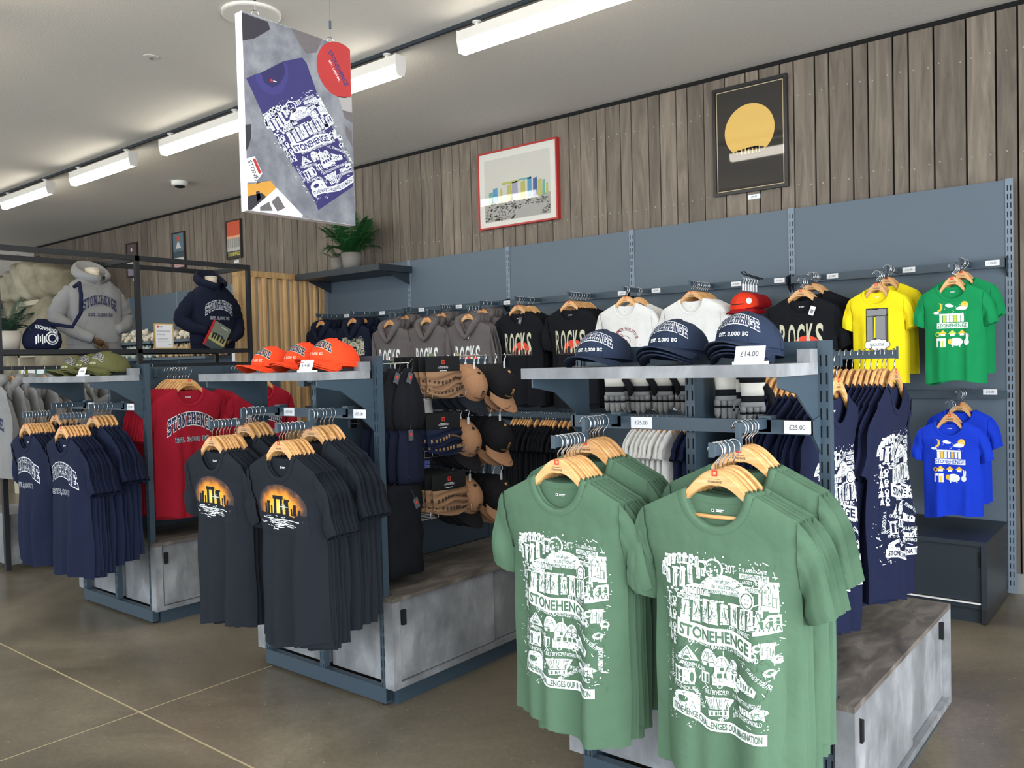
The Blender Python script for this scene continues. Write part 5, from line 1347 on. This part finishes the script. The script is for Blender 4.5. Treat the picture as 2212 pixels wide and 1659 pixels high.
mannequin(3.18, F['grey'], 'grey hoodie with navy college lettering on a mannequin', [F['grey'], PR['navy']], 'grey hoodie', 0)
mannequin(4.25, F['hnavy'], 'dark navy hoodie with outlined lettering on a mannequin', [PR['white'], PR['navy']], 'navy hoodie', 1)
# guide book held by the navy mannequin
t = empty('guide_book', (-6.735, 4.03, 1.665), 0, 'guide book with red spine held against the navy hoodie', 'book')
t.rotation_euler = (0, .50, PI/2)
MB().box(0,.17,-.006,.006,0,.24).build('pages', M['paper'], t); 
b = MB(); b.box(0,.171,-.009,-.0062,-.002,.242,0); b.box(0,.171,.0062,.009,-.002,.242,0)
dk = Dec(); dk.rect(.0,.17,.085,.24,0,0); dk.rect(0,.17,.06,.12,1,1)
for x, w, h in ((.03,.018,.05),(.055,.014,.06),(.085,.02,.055),(.12,.016,.05),(.145,.018,.045)): dk.rect(x-w/2,x+w/2,.085,.085+h,2,2)
dk.rect(.075,.13,.135,.143,2,2); dk.rect(.03,.07,.13,.138,2,2); dk.text('STONEHENGE',.105,.215,.07,.010,3,2)
b.build('cover', mat('cover_slate', rgb(70,80,82), .4), t)
inst('cover_print', dk.mesh('cover_print', [mat('cover_sky', rgb(120,128,112), .4), mat('cover_dusk', rgb(176,170,110), .4), PR['black'], PR['white']], lambda x, z, q: (x, -.009-q*.4, z), .2), t)
MB().box(-.014,.001,-.0092,.0092,-.003,.243).build('spine', mat('book_red', rgb(190,34,44), .45), t)
# drawstring bag
t = empty('drawstring_bag', (-6.80, 2.72, 1.6262), PI/2, 'navy drawstring bag with white print beside the grey hoodie', 'bag')
b = MB(); b.loft([[(.135*k*math.cos(a)*(1+.05*math.sin(3*a)), .085*k*math.sin(a)*(1+.06*math.sin(5*a)), z) for a in [2*PI*j/28 for j in range(28)]] for z, k in ((0,.75),(.015,.95),(.06,1.05),(.12,.98),(.17,.75),(.21,.42),(.235,.25))]); b.build('bag_body', F['navy2'], t, True)
d = Dec(); d.text('STONEHENGE', 0, .155, .16, .03, 0, 0, -.25); d.ell(.03,.085,.05,.05,0,0); d.ell(.03,.085,.042,.042,1,1); d.ell(.03,.085,.035,.035,0,2); d.ell(.03,.085,.025,.025,1,3)
for i in range(7): d.rect(-.085+.014*i,-.077+.014*i,.04+.01*(i % 3),.10+.012*(i % 2),0,0)
inst('print', d.mesh('print', [PR['white'], F['navy2']], lambda x, z, q: (x, -.09*math.sqrt(max(.02, 1-(x/.145)**2))*(1 if z < .13 else 1-(z-.13)*5)-.006-q, z), .02), t)
MB().tube([(.03,-.02,.20),(.16,-.14,.17),(.22,-.155,.28),(.235,-.14,.42),(.265,-.05,.52),(.275,.06,.50)], .015, 8).build('strap', F['navy2'], t, True)
# card sign on the platform
t = empty('counter_sign', (-6.74, 3.66, 1.6262), PI/2, 'small framed counter sign between the two mannequins', 'sign')
MB().box(-.085,.085,-.004,.012,0,.215).build('frame', mat('gilt_card', rgb(214,176,110), .5), t)
b = MB(); b.box(-.074,.074,-.0056,-.004,.010,.205,0); txt_block(b, 'Stonehenge', -.005, -.0062, .150, .019, 1, .115); txt_block(b, 'Hoody', -.028, -.0062, .122, .019, 1, .065)
b.box(-.062,-.046,-.0062,-.0056,.180,.196,2); b.box(-.040,-.012,-.0062,-.0056,.184,.192,1)
for z in (.088,.078,.060): b.box(-.058,.035 if z > .07 else .045,-.0062,-.0056,z,z+.003,1)
txt_block(b, '£39.99', .045, -.0062, .038, .009, 1)
b.build('card', [M['paper'], mat('grey_ink', rgb(120,112,120), .8), M['red_ink']], t)
MB().box(-.05,.05,.012,.06,0,.010).build('foot', M['glass'], t)

# ---------------------------------------------------------------- slatted oak screen
t = empty('slatted_screen', (-7.13, 5.15, 0), 0, 'pale oak slatted screen standing out from the timber wall', 'screen')
MB().box(-.05,.05,-.54,.545,2.335,2.392).build('top_rail', M['wood_slat'], t)
MB().box(-.05,.05,-.535,-.445,0,2.3348).build('post', M['wood_slat'], t)
y = -.36
sl = MB().prism([(-.035,-.028),(.035,-.028),(.046,-.018),(.050,0),(.046,.018),(.035,.028),(-.035,.028)], 'z', .06, 2.3348).mesh('slat', [M['wood_slat']])
while y < .53:
    inst('slat', sl, t, (0, y, 0)); y += .124
MB().box(-.05,.05,-.445,.545,0,.06).build('bottom_rail', M['wood_slat'], t)

# ---------------------------------------------------------------- plush toys on the far wall bays
for i in range(3):
    a = -12.45+1.24*i
    t = empty('wall_display_bay', (a, YW, 0), 0, ['blue-grey wall bay farthest left behind the stone lintel', 'blue-grey wall bay behind the grey hoodie mannequin', 'blue-grey wall bay with plush toys behind the navy hoodie mannequin'][i], 'wall display', 'blue-grey wall display bays')
    MB().box(.021, 1.219, .008, .026, .3, 2.43).build('back_panel', M['panel'], t); inst('upright', UPW, t)
    if i == 2: inst('upright', UPW, t, (1.24, 0, 0))
    for z in (1.81, 1.60, 1.30): MB().box(.02, 1.22, -.36, 0, z-.03, z).build('shelf', M['panel'], t)
def plush(seed):
    b = MB(); r = random.Random(seed)
    def blob(c, rx, ry, rz_, n=12, m=0):
        rings = [[(c[0]+rx*math.sin(PI*i/8)*math.cos(2*PI*j/n), c[1]+ry*math.sin(PI*i/8)*math.sin(2*PI*j/n), c[2]-rz_*math.cos(PI*i/8)) for j in range(n)] for i in range(1, 8)]
        b.loft(rings, m)
    return b, blob
PL = []
for sd, cols in enumerate(((232,222,200),(206,178,140),(196,206,196))):
    cl = mat('plush_%d' % sd, rgb(*cols), .95, bump=.8, bscale=120, var=.1, vscale=30); parts = []
    b, bl = plush(sd); bl((0,0,.075),.075,.055,.055); parts.append(('body', b.mesh('plush_body', [cl], True)))
    b, bl = plush(sd); bl((.045,-.05,.115),.042,.042,.042); bl((.045,-.088,.105),.02,.02,.016); parts.append(('head', b.mesh('plush_head', [cl], True)))
    for e in (.012,.078):
        b, bl = plush(sd); bl((e,-.04,.145),.012,.008,.022); parts.append(('ear', b.mesh('plush_ear', [cl], True)))
    for x in (-.045,.045):
        for yy in (-.035,.03):
            b, bl = plush(sd); bl((x,yy,.025),.02,.022,.026); parts.append(('leg', b.mesh('plush_leg', [cl], True)))
    PL.append(parts)
def put_plush(x, y, z, k, lab, grp):
    t = empty('plush_toy', (x, y, z), rs.uniform(-.6,.9), lab, 'plush toy', grp)
    for nm, me in PL[k]: inst(nm, me, t)
for i in range(12): put_plush(-11.1+.165*i, 5.38+rs.uniform(-.02,.02), 1.811, 0, 'cream plush toy on the upper toy shelf', 'cream plush toys on the upper shelf')
for i in range(9): put_plush(-11.05+.12*i, 5.36, 1.601, 2, 'pale green plush toy on the middle toy shelf', 'pale plush toys, middle shelf')
for i in range(11): put_plush(-9.90+.13*i, 5.36, 1.601, 1, 'brown plush toy on the middle toy shelf', 'brown plush toys, middle shelf')
t = empty('gift_box', (-9.45, 5.42, 1.811), .4, 'brown upright gift box among the cream plush toys', 'box'); MB().box(-.06,.06,-.06,.06,0,.24).build('carton', mat('brown_card', rgb(104,74,56), .7), t); MB().box(-.062,.062,-.062,.062,.20,.242).build('lid', mat('brown_card_dark', rgb(86,60,46), .7), t)

# ---------------------------------------------------------------- stone display far left
ROCK = ramp_mat('lichen_stone', [(.25, rgb(104,98,82)), (.45, rgb(150,142,120)), (.6, rgb(176,168,146)), (.78, rgb(200,192,172))], (1,1,1), 2.2, 10, (.8,.95), .8, bdist=.03)
def rock(x0, x1, y0, y1, z0, z1, seed, parent, name, n=14):
    r = random.Random(seed); b = MB(); ph = [r.uniform(0,6.28) for _ in range(6)]
    def nz(p): return .045*math.sin(p[0]*3.1+ph[0]+p[2]*2)+.03*math.sin(p[2]*9+ph[1]+p[0]*4)+.022*math.sin(p[0]*17+ph[2]+p[2]*13)+.012*math.sin(p[0]*31+p[2]*23+ph[4])+.02*math.sin(p[1]*8+ph[3]+p[2]*5)
    cx, cy, cz = (x0+x1)/2, (y0+y1)/2, (z0+z1)/2
    L = max(x1-x0, z1-z0); horiz = (x1-x0) > (z1-z0); rings = []
    for i in range(n+1):
        k = i/n; e = (1-abs(2*k-1)**8)**.5*.25+.75 if 0 < i < n else .70; rg = []
        for j in range(20):
            a = 2*PI*j/20; c, s = math.cos(a), math.sin(a); c = math.copysign(abs(c)**.35, c); s = math.copysign(abs(s)**.35, s)
            p = (x0+(x1-x0)*k, cy+(y1-y0)/2*c*e, cz+(z1-z0)/2*s*e) if horiz else (cx+(x1-x0)/2*c*e, cy+(y1-y0)/2*s*e, z0+(z1-z0)*k)
            d = nz(p); q = Vector((p[0]-(p[0] if horiz else cx), p[1]-cy, (p[2]-cz) if horiz else 0)); q = q.normalized() if q.length else q
            rg.append(tuple(Vector(p)+q*d))
        rings.append(rg)
    b.loft(rings); return b.build(name, ROCK, parent, True)
t = empty('stone_trilithon', (-12.4, 4.75, 0), 0, 'weathered stone lintel on upright stones at the far left', 'stone display')
rock(-1.35, 1.15, -.22, .25, 2.44, 2.84, 1, t, 'lintel', 60); rock(-.42, -.10, -.2, .2, 0, 2.43, 2, t, 'standing_stone'); rock(.80, 1.1, -.2, .2, 0, 2.43, 3, t, 'standing_stone')
t = empty('display_cabinet', (-11.9, 4.60, 0), 0, 'cream framed dark display cabinet under the stone lintel', 'cabinet')
CRM = mat('cream_board', rgb(206,196,174), .6)
b = MB(); b.box(-.36,-.31,-.02,.35,1.2,2.40); b.box(.31,.36,-.02,.35,1.2,2.40); b.box(-.31,.31,-.02,.35,2.34,2.40); b.box(-.36,.36,-.02,.35,1.66,1.70); b.box(-.36,.36,-.02,.35,0,1.199); b.build('carcass', CRM, t)
MB().box(-.31,.31,.30,.35,1.2,2.34).build('back_panel', M['slot'], t); MB().box(-.2,.1,.05,.2,1.7005,1.95).build('screen', M['slot'], t)
t = empty('lilac_panel', (-12.95, 4.2, 0), .2, 'pale lilac display board behind the potted fern at left', 'board'); MB().box(-.35,.35,0,.03,.3,2.0).build('board', mat('lilac_card', rgb(186,180,206), .7), t); MB().box(-.3,.3,-.1,.12,0,.3).build('base', M['paper'], t)
t = empty('product_stack', (-10.6, 4.3, 0), 0, 'low counter with bright boxed goods behind the olive caps', 'counter'); MB().box(-.5,.5,-.25,.25,0,1.40).build('counter_body', CRM, t)
for i, (c, w) in enumerate((((150,160,40),.16),((150,30,44),.2),((60,120,100),.18))):
    o = empty('boxed_goods', (-10.9+.24*i, 4.2, 1.4002), .1*i, ['olive yellow', 'dark red', 'teal'][i]+' boxed goods on the counter behind the olive caps', 'box'); MB().box(-w/2,w/2,-.08,.08,0,.13).build('carton', mat('box_%d' % i, rgb(*c), .6), o); MB().box(-w/2+.02,w/2-.02,-.081,-.08,.04,.09).build('label', M['paper'], o)
t = empty('leaflet_holder', (-7.45, 4.95, 0), 0, 'white and blue leaflet unit behind the slatted screen', 'leaflets'); MB().box(-.12,.12,-.1,.1,0,1.45).build('stand', M['paper'], t); MB().box(-.12,.12,-.12,-.1,1.45,1.72).build('leaflet', M['paper'], t); MB().box(-.12,.12,-.122,-.12,1.45,1.52).build('leaflet_band', mat('blue_card', rgb(60,110,190), .6), t)
# ================================================================ framed prints, hanging sign, ferns
def gloss(name, col, var=0): return mat(name, col, .03, spec=.55, var=var, vscale=6)
def picture(x0, x1, z0, z1, fr_col, fr_w, dec, mats, label, depth=.035, mount=None, ticket=True, tilt=.0):
    w, h = x1-x0, z1-z0; t = empty('framed_print', ((x0+x1)/2, 5.696, z0), 0, label, 'framed print', 'framed prints on the timber wall'); t.rotation_euler = (-tilt, 0, 0)
    fm = mat('frame_paint', fr_col, .4)
    for a, b, c, d in ((-w/2,w/2,0,fr_w),(-w/2,w/2,h-fr_w,h),(-w/2,-w/2+fr_w,fr_w,h-fr_w),(w/2-fr_w,w/2,fr_w,h-fr_w)):
        MB().box(a,b,-depth,0,c,d).build('frame_bar', fm, t)
    MB().box(-w/2+fr_w, w/2-fr_w, -depth+.010, -.002, fr_w, h-fr_w).build('sheet', mount, t)
    inst('artwork', dec.mesh('artwork', mats, lambda x, y, q: (x, -depth+.010-q*.5, y), .5), t)
    if ticket: 
        o = empty('picture_ticket', ((x0+x1)/2+.02, 5.692, z0-.035), 0, 'small white price ticket below the '+label.split(' print')[0]+' print', 'price ticket', 'tickets under framed prints'); MB().box(-.045,.045,-.003,.0,-.016,.016).build('card', M['paper'], o); b = MB(); txt_block(b, '£75.00', 0, -.0036, 0, .012, 0); b.build('figures', M['ink'], o)
# red framed landscape with coloured stones
w, h = .865, .672; d = Dec(); r = random.Random(3)
d.rect(-.36,.36,.055,.60,0,0)
d.poly([(-.36,.06),(.36,.06),(.36,.235),(.20,.24),(.05,.225),(-.15,.225),(-.36,.215)],1,1)
for i in range(420):
    x = r.uniform(-.35,.35); y = .065+.15*r.random()**1.2; q = r.uniform(.003,.010)
    if -.02 < x < .26 and y < .13+.03*math.sin(x*9): continue
    d.rect(x-q,x+q,y-q*.6,y+q*.6,2 if r.random() < .6 else 3,2)
cols = [4,5,6,0,6,7,6,5,8,6,4,6]
for i, (x, wd, hh) in enumerate(((-.29,.05,.10),(-.24,.06,.13),(-.17,.025,.12),(-.14,.03,.15),(-.08,.06,.14),(-.02,.07,.16),(.07,.055,.15),(.14,.05,.17),(.20,.05,.16),(.25,.05,.14),(.29,.03,.13),(.325,.025,.10))):
    d.poly([(x-wd/2,.22),(x+wd/2,.222),(x+wd*.42,.22+hh),(x-wd*.40,.218+hh*.96)],cols[i],3)
d.rect(-.16,.02,.365,.385,6,3); d.rect(.02,.16,.375,.39,4,3)
picture(-4.915, -4.045, 2.618, 3.29, rgb(178,44,40), .014, d, [gloss('art_sky', rgb(206,203,194)), gloss('art_ground', rgb(168,166,160)), gloss('art_dark', rgb(96,94,90)), gloss('art_mid', rgb(134,132,126)), gloss('art_teal', rgb(110,168,160)), gloss('art_blue', rgb(96,150,186)), gloss('art_olive', rgb(182,182,104)), gloss('art_lilac', rgb(160,160,176)), gloss('art_indigo', rgb(84,100,150))], 'red framed landscape print with coloured standing stones', .045, gloss('mount_white', rgb(222,220,212)), False)
# dark print with a golden disc
d = Dec(); d.rect(-.245,.245,.025,.735,2,0); d.rect(-.240,.240,.030,.730,0,1); d.ell(0,.43,.183,.185,1,2,48)
d.rect(-.19,.19,.235,.268,0,3); d.poly([(-.19,.268),(-.105,.268),(-.16,.31),(-.19,.33)],0,3); d.poly([(.19,.268),(.105,.268),(.16,.31),(.19,.33)],0,3)
for x, wd, hh in ((-.105,.016,.03),(-.085,.012,.035),(-.070,.014,.032),(-.045,.020,.040),(-.018,.016,.040),(.008,.018,.042),(.035,.018,.044),(.060,.016,.042),(.080,.014,.038),(.096,.016,.034),(.112,.008,.026)):
    d.rect(x-wd/2,x+wd/2,.262,.268+hh,0,4)
d.rect(-.025,.065,.300,.312,0,4); d.rect(-.09,-.062,.293,.302,0,4)
picture(-2.668, -2.122, 2.60, 3.364, rgb(36,34,34), .022, d, [gloss('art_charcoal', rgb(58,55,52)), gloss('art_gold', rgb(226,186,104)), gloss('art_line', rgb(206,188,150))], 'dark framed print with golden disc over standing stones', .032, gloss('sheet_dark', rgb(58,55,52)))
# three small prints at left
def small(x0, z0, w, h, lay, mats, label):
    picture(x0, x0+w, z0, z0+h, rgb(44,40,40), .016, lay, mats, label, .03, gloss('sheet_small', rgb(210,206,200)))
d = Dec(); d.rect(-.145,.145,.27,.44,0,0); d.rect(-.145,.145,.20,.27,1,0); d.rect(-.145,.145,.09,.20,2,0); d.rect(-.145,.145,.018,.09,3,0); d.text('STONEHENGE',0,.055,.24,.045,4,1)
for i in range(6): d.rect(-.13+.045*i,-.10+.045*i,.13,.24,5,1)
small(-8.93, 2.745, .31, .455, d, [gloss('p_red', rgb(206,92,66)), gloss('p_peach', rgb(226,170,130)), gloss('p_grey', rgb(186,182,178)), gloss('p_dark', rgb(74,74,70)), gloss('p_lemon', rgb(222,210,90)), gloss('p_stone', rgb(150,148,144))], 'small framed print with red sky and yellow lettering')
d = Dec(); d.rect(-.14,.14,.22,.45,0,0); d.ell(-.01,.385,.03,.04,1,1); d.poly([(-.02,.35),(0,.35),(.06,.26),(-.07,.26)],2,1); d.rect(-.14,.14,.14,.22,3,0); d.rect(-.14,.14,.10,.14,2,0); d.rect(-.14,.14,.018,.10,4,0)
small(-10.16, 2.735, .30, .465, d, [gloss('q_blue', rgb(96,118,130)), gloss('q_red', rgb(212,78,58)), gloss('q_pale', rgb(206,204,200)), gloss('q_teal', rgb(64,82,88)), gloss('q_pink', rgb(190,150,150))], 'small framed print with red sun on slate blue')
d = Dec(); d.rect(-.14,.14,.24,.45,0,0); d.ell(-.01,.37,.026,.028,1,1); d.rect(-.14,.14,.12,.24,1,0); d.rect(-.14,.14,.018,.12,2,0)
small(-11.37, 2.73, .30, .465, d, [gloss('r_brown', rgb(92,80,80)), gloss('r_pale', rgb(214,208,204)), gloss('r_mauve', rgb(150,136,156))], 'small framed print with pale moon, leftmost on the timber wall')

# ---------------------------------------------------------------- hanging sign (A1 panel, edge-on to the shop front)
SX, SY, SZ, SWD, SHT = -3.12, 2.092, 2.122, .592, .843
t = empty('hanging_sign', (SX, SY, SZ), 0, 'large printed advertising panel hanging from the ceiling', 'hanging sign')
MB().box(-.049, -.0005, 0, SWD, 0, SHT).build('panel', M['white'], t)
GREY = ramp_mat('grey_plaster_print', [(.3, rgb(96,98,108)), (.5, rgb(122,124,132)), (.7, rgb(146,148,154))], (1,1,1), 9, 8, (.5,.6), .25)
NV = mat('print_navy_cloth', rgb(50,46,104), .6, var=.12, vscale=12)
d = Dec()
def sp(u, f): return (u*SWD, (1-f)*SHT)
def pl(pts, m, l): d.poly([sp(*p) for p in pts], m, l)
d.rect(.001, SWD-.001, .001, SHT-.001, 0, 0)
pl([(.0,.01),(.22,.01),(.24,.045),(.10,.12),(.0,.15)],5,1); pl([(.42,.0),(.72,.0),(.66,.085),(.56,.11),(.50,.07)],6,1)
pl([(.05,.37),(.02,.335),(.10,.30),(.145,.285),(.17,.33),(.24,.345),(.31,.315),(.36,.25),(.345,.19),(.52,.138),(.56,.16),(.66,.32),(.99,.70),(.985,.78),(.63,.945),(.60,.90),(.16,.51)],1,2)
pl([(.10,.30),(.145,.285),(.17,.33),(.24,.345),(.31,.315),(.36,.25),(.345,.19),(.385,.205),(.385,.275),(.325,.355),(.24,.385),(.15,.37),(.10,.335)],11,3)
pl([(.10,.31),(.145,.285),(.345,.19),(.37,.25),(.31,.335),(.24,.36),(.15,.35)],7,2); d.rect(.225*SWD,.245*SWD,.685*SHT,.698*SHT,3,5); d.rect(.25*SWD,.28*SWD,.69*SHT,.694*SHT,2,5)
pc = (.352, .345); th = .585; ca, sa = math.cos(th), math.sin(th)
sub = Dec(); sub.p = [q for q in DP_MAP.p]
d0 = Dec(); d0.add(sub, lambda x, y: (pc[0]+1.14*(x*ca-y*sa*.95), pc[1]+1.02*(x*sa+y*ca*.95)), 4, {0: 2, 1: 1})
d.p += [([(min(SWD-.004, max(.004, a)), b) for a, b in q[0]], q[1], q[2]) for q in d0.p]
# red cap
cx, cy = .88*SWD, (1-.14)*SHT
cp = [p for p in [(cx+.128*math.cos(a)*ca0-.135*math.sin(a)*sa0, cy+.128*math.cos(a)*sa0+.135*math.sin(a)*ca0) for ca0, sa0 in ((.5,-.86),) for a in [2*PI*j/40 for j in range(40)]]]
cp = [(min(SWD-.0015, x), y) for x, y in cp]
cp_old = [(cx-.125,cy-.02),(cx-.11,cy+.06),(cx-.04,cy+.115),(SWD-.001,cy+.075),(SWD-.001,cy-.055),(cx+.03,cy-.13),(cx-.05,cy-.125),(cx-.105,cy-.08)]
d.poly(cp, 3, 2)
d.text('STONEHENGE', cx-.005, cy+.005, .17, .028, 1, 4, -.95, .03); d.text('EST. 3,000 BC', cx-.030, cy-.012, .10, .013, 2, 4, -.95)
pl([(.86,.29),(1,.275),(1,.42),(.92,.40)],6,1); pl([(.86,.29),(1,.275),(1,.36),(.9,.36)],8,2); pl([(.92,.44),(.99,.47),(.998,.56),(.93,.50)],6,1)
pl([(.0,.57),(.05,.56),(.045,.63),(.02,.68),(0,.70)],5,1)
pl([(.0,.74),(.07,.72),(.13,.80),(.08,.85),(.0,.86)],2,1); pl([(.05,.735),(.075,.73),(.125,.80),(.10,.805)],3,2); d.text('STONEH',.035,.20*SHT,.10,.022,5,3,-1.15)
pl([(.0,.87),(.20,.83),(.25,.865),(.10,.98),(.0,.995)],9,1); pl([(.0,.93),(.12,.90),(.16,.92),(.06,.995),(.0,.998)],5,2); pl([(.07,.90),(.1,.89),(.11,.93),(.08,.95)],5,2)
pl([(.03,.995),(.25,.862),(.48,.985),(.47,.998),(.03,.998)],2,3); pl([(.20,.94),(.26,.90),(.32,.96),(.25,.985)],6,4); pl([(.10,.975),(.18,.94),(.21,.985),(.10,.995)],6,4)
me = d.mesh('printed_face', [GREY, NV, PR['white'], mat('print_red', rgb(176,48,48), .6, var=.1), PR['gold'], mat('print_charcoal', rgb(48,46,54), .6), mat('print_stone', rgb(104,98,100), .6, var=.15, vscale=40), mat('print_navy_dark', rgb(40,36,86), .6), mat('print_pale_stone', rgb(164,160,158), .6, var=.1), mat('print_amber', rgb(206,150,60), .6, var=.2, vscale=10), PR['black'], mat('print_navy_rib', rgb(58,54,118), .6)], lambda x, y, q: (q*.12, x, y), .3)  # the charcoal ink serves printed rocks, silhouettes and lettering
inst('printed_face', me, t)
for y in (.085, .495):
    b = MB(); b.tube([(-.025, y+.018*math.cos(a), SHT+.016+.018*math.sin(a)) for a in [2*PI*j/16 for j in range(17)]], .003, 6); b.build('eye_ring', M['chrome'], t, True)
    MB().tube([(-.025, y, SHT+.034), (-.025, y, ZC-SZ-.001)], .0012, 5).build('suspension_wire', M['chrome'], t)
    MB().lathe([(.006,0),(.006,.035)], 8, (-.025, y, SHT+.075)).build('wire_clamp', M['steel'], t)

# ---------------------------------------------------------------- ferns
LEAF = mat('fern_green', rgb(46,104,52), .55, var=.25, vscale=20); LEAF2 = mat('fern_grey_green', rgb(60,92,72), .6, var=.25, vscale=20)
def frond(length, seed, droop):
    r = random.Random(seed); b = MB(); P = []
    n = 16
    for i in range(n+1):
        s = i/n; P.append(Vector((length*s*(1-.25*s), 0, length*(.75*s-droop*s*s))))
    b.tube(P, [.0035*(1-.8*i/n) for i in range(n+1)], 5)
    for i in range(2, n*2+6):
        s = i/(n*2+6); p = P[0].lerp(P[0], 0); k = s*n; a = int(k); p = P[a].lerp(P[min(n, a+1)], k-a)
        l = .085*length/.4*(math.sin(PI*min(1, s*1.02+.08))**.8)+.008
        for sg in (-1, 1):
            w = .0055*length/.4; q = Vector((l*.35, sg*l, -l*.15)); side = Vector((w, -sg*w*.2, 0))
            b.poly([p-side*.6, p+q*.55-side*.9, p+q, p+q*.5+side*.9, p+side*.6])
    return b
def fern(loc, n, rad, potc, label, leaf, pot_r=.085, pot_h=.15, up=.5, seed=1, pots=True):
    t = empty('potted_fern', loc, 0, label, 'potted plant'); r = random.Random(seed)
    MB().lathe([(pot_r*.80,0),(pot_r,pot_h),(pot_r*.93,pot_h),(pot_r*.88,pot_h-.02),(pot_r*.5,pot_h-.025)], 28).build('pot', potc, t, True)
    fr = [frond(rad*k, seed*10+q, dr).mesh('frond', [leaf]) for q, (k, dr) in enumerate(((1,.45),(.85,.75),(1.1,.25),(.7,.95)))]
    for i in range(n):
        o = inst('frond', fr[i % 4], t, (r.uniform(-.02,.02), r.uniform(-.02,.02), pot_h-.02)); o.rotation_euler = (0, -r.uniform(0, up), i*2.399+r.uniform(-.3,.3))
    return t
POT = mat('grey_pot', rgb(126,122,116), .8, var=.06); POT2 = mat('beige_pot', rgb(196,186,174), .7)
fern((-6.32, 5.38, 2.371), 34, .52, POT, 'green fern in a grey pot on the dark wall shelf', LEAF, .105, .165, .8, 2)
fern((-6.62, 5.46, 2.371), 7, .22, POT, 'small fern in the second grey pot behind the larger one', LEAF, .085, .15, .3, 5)
fern((-6.86, 2.50, 1.6262), 20, .32, POT2, 'grey-green fern in a beige pot at the left edge', LEAF2, .09, .14, .6, 3)
t = fern((-12.0, 4.78, 2.80), 9, .3, POT, 'small fern on top of the stone lintel', LEAF, .07, .08, .3, 7)
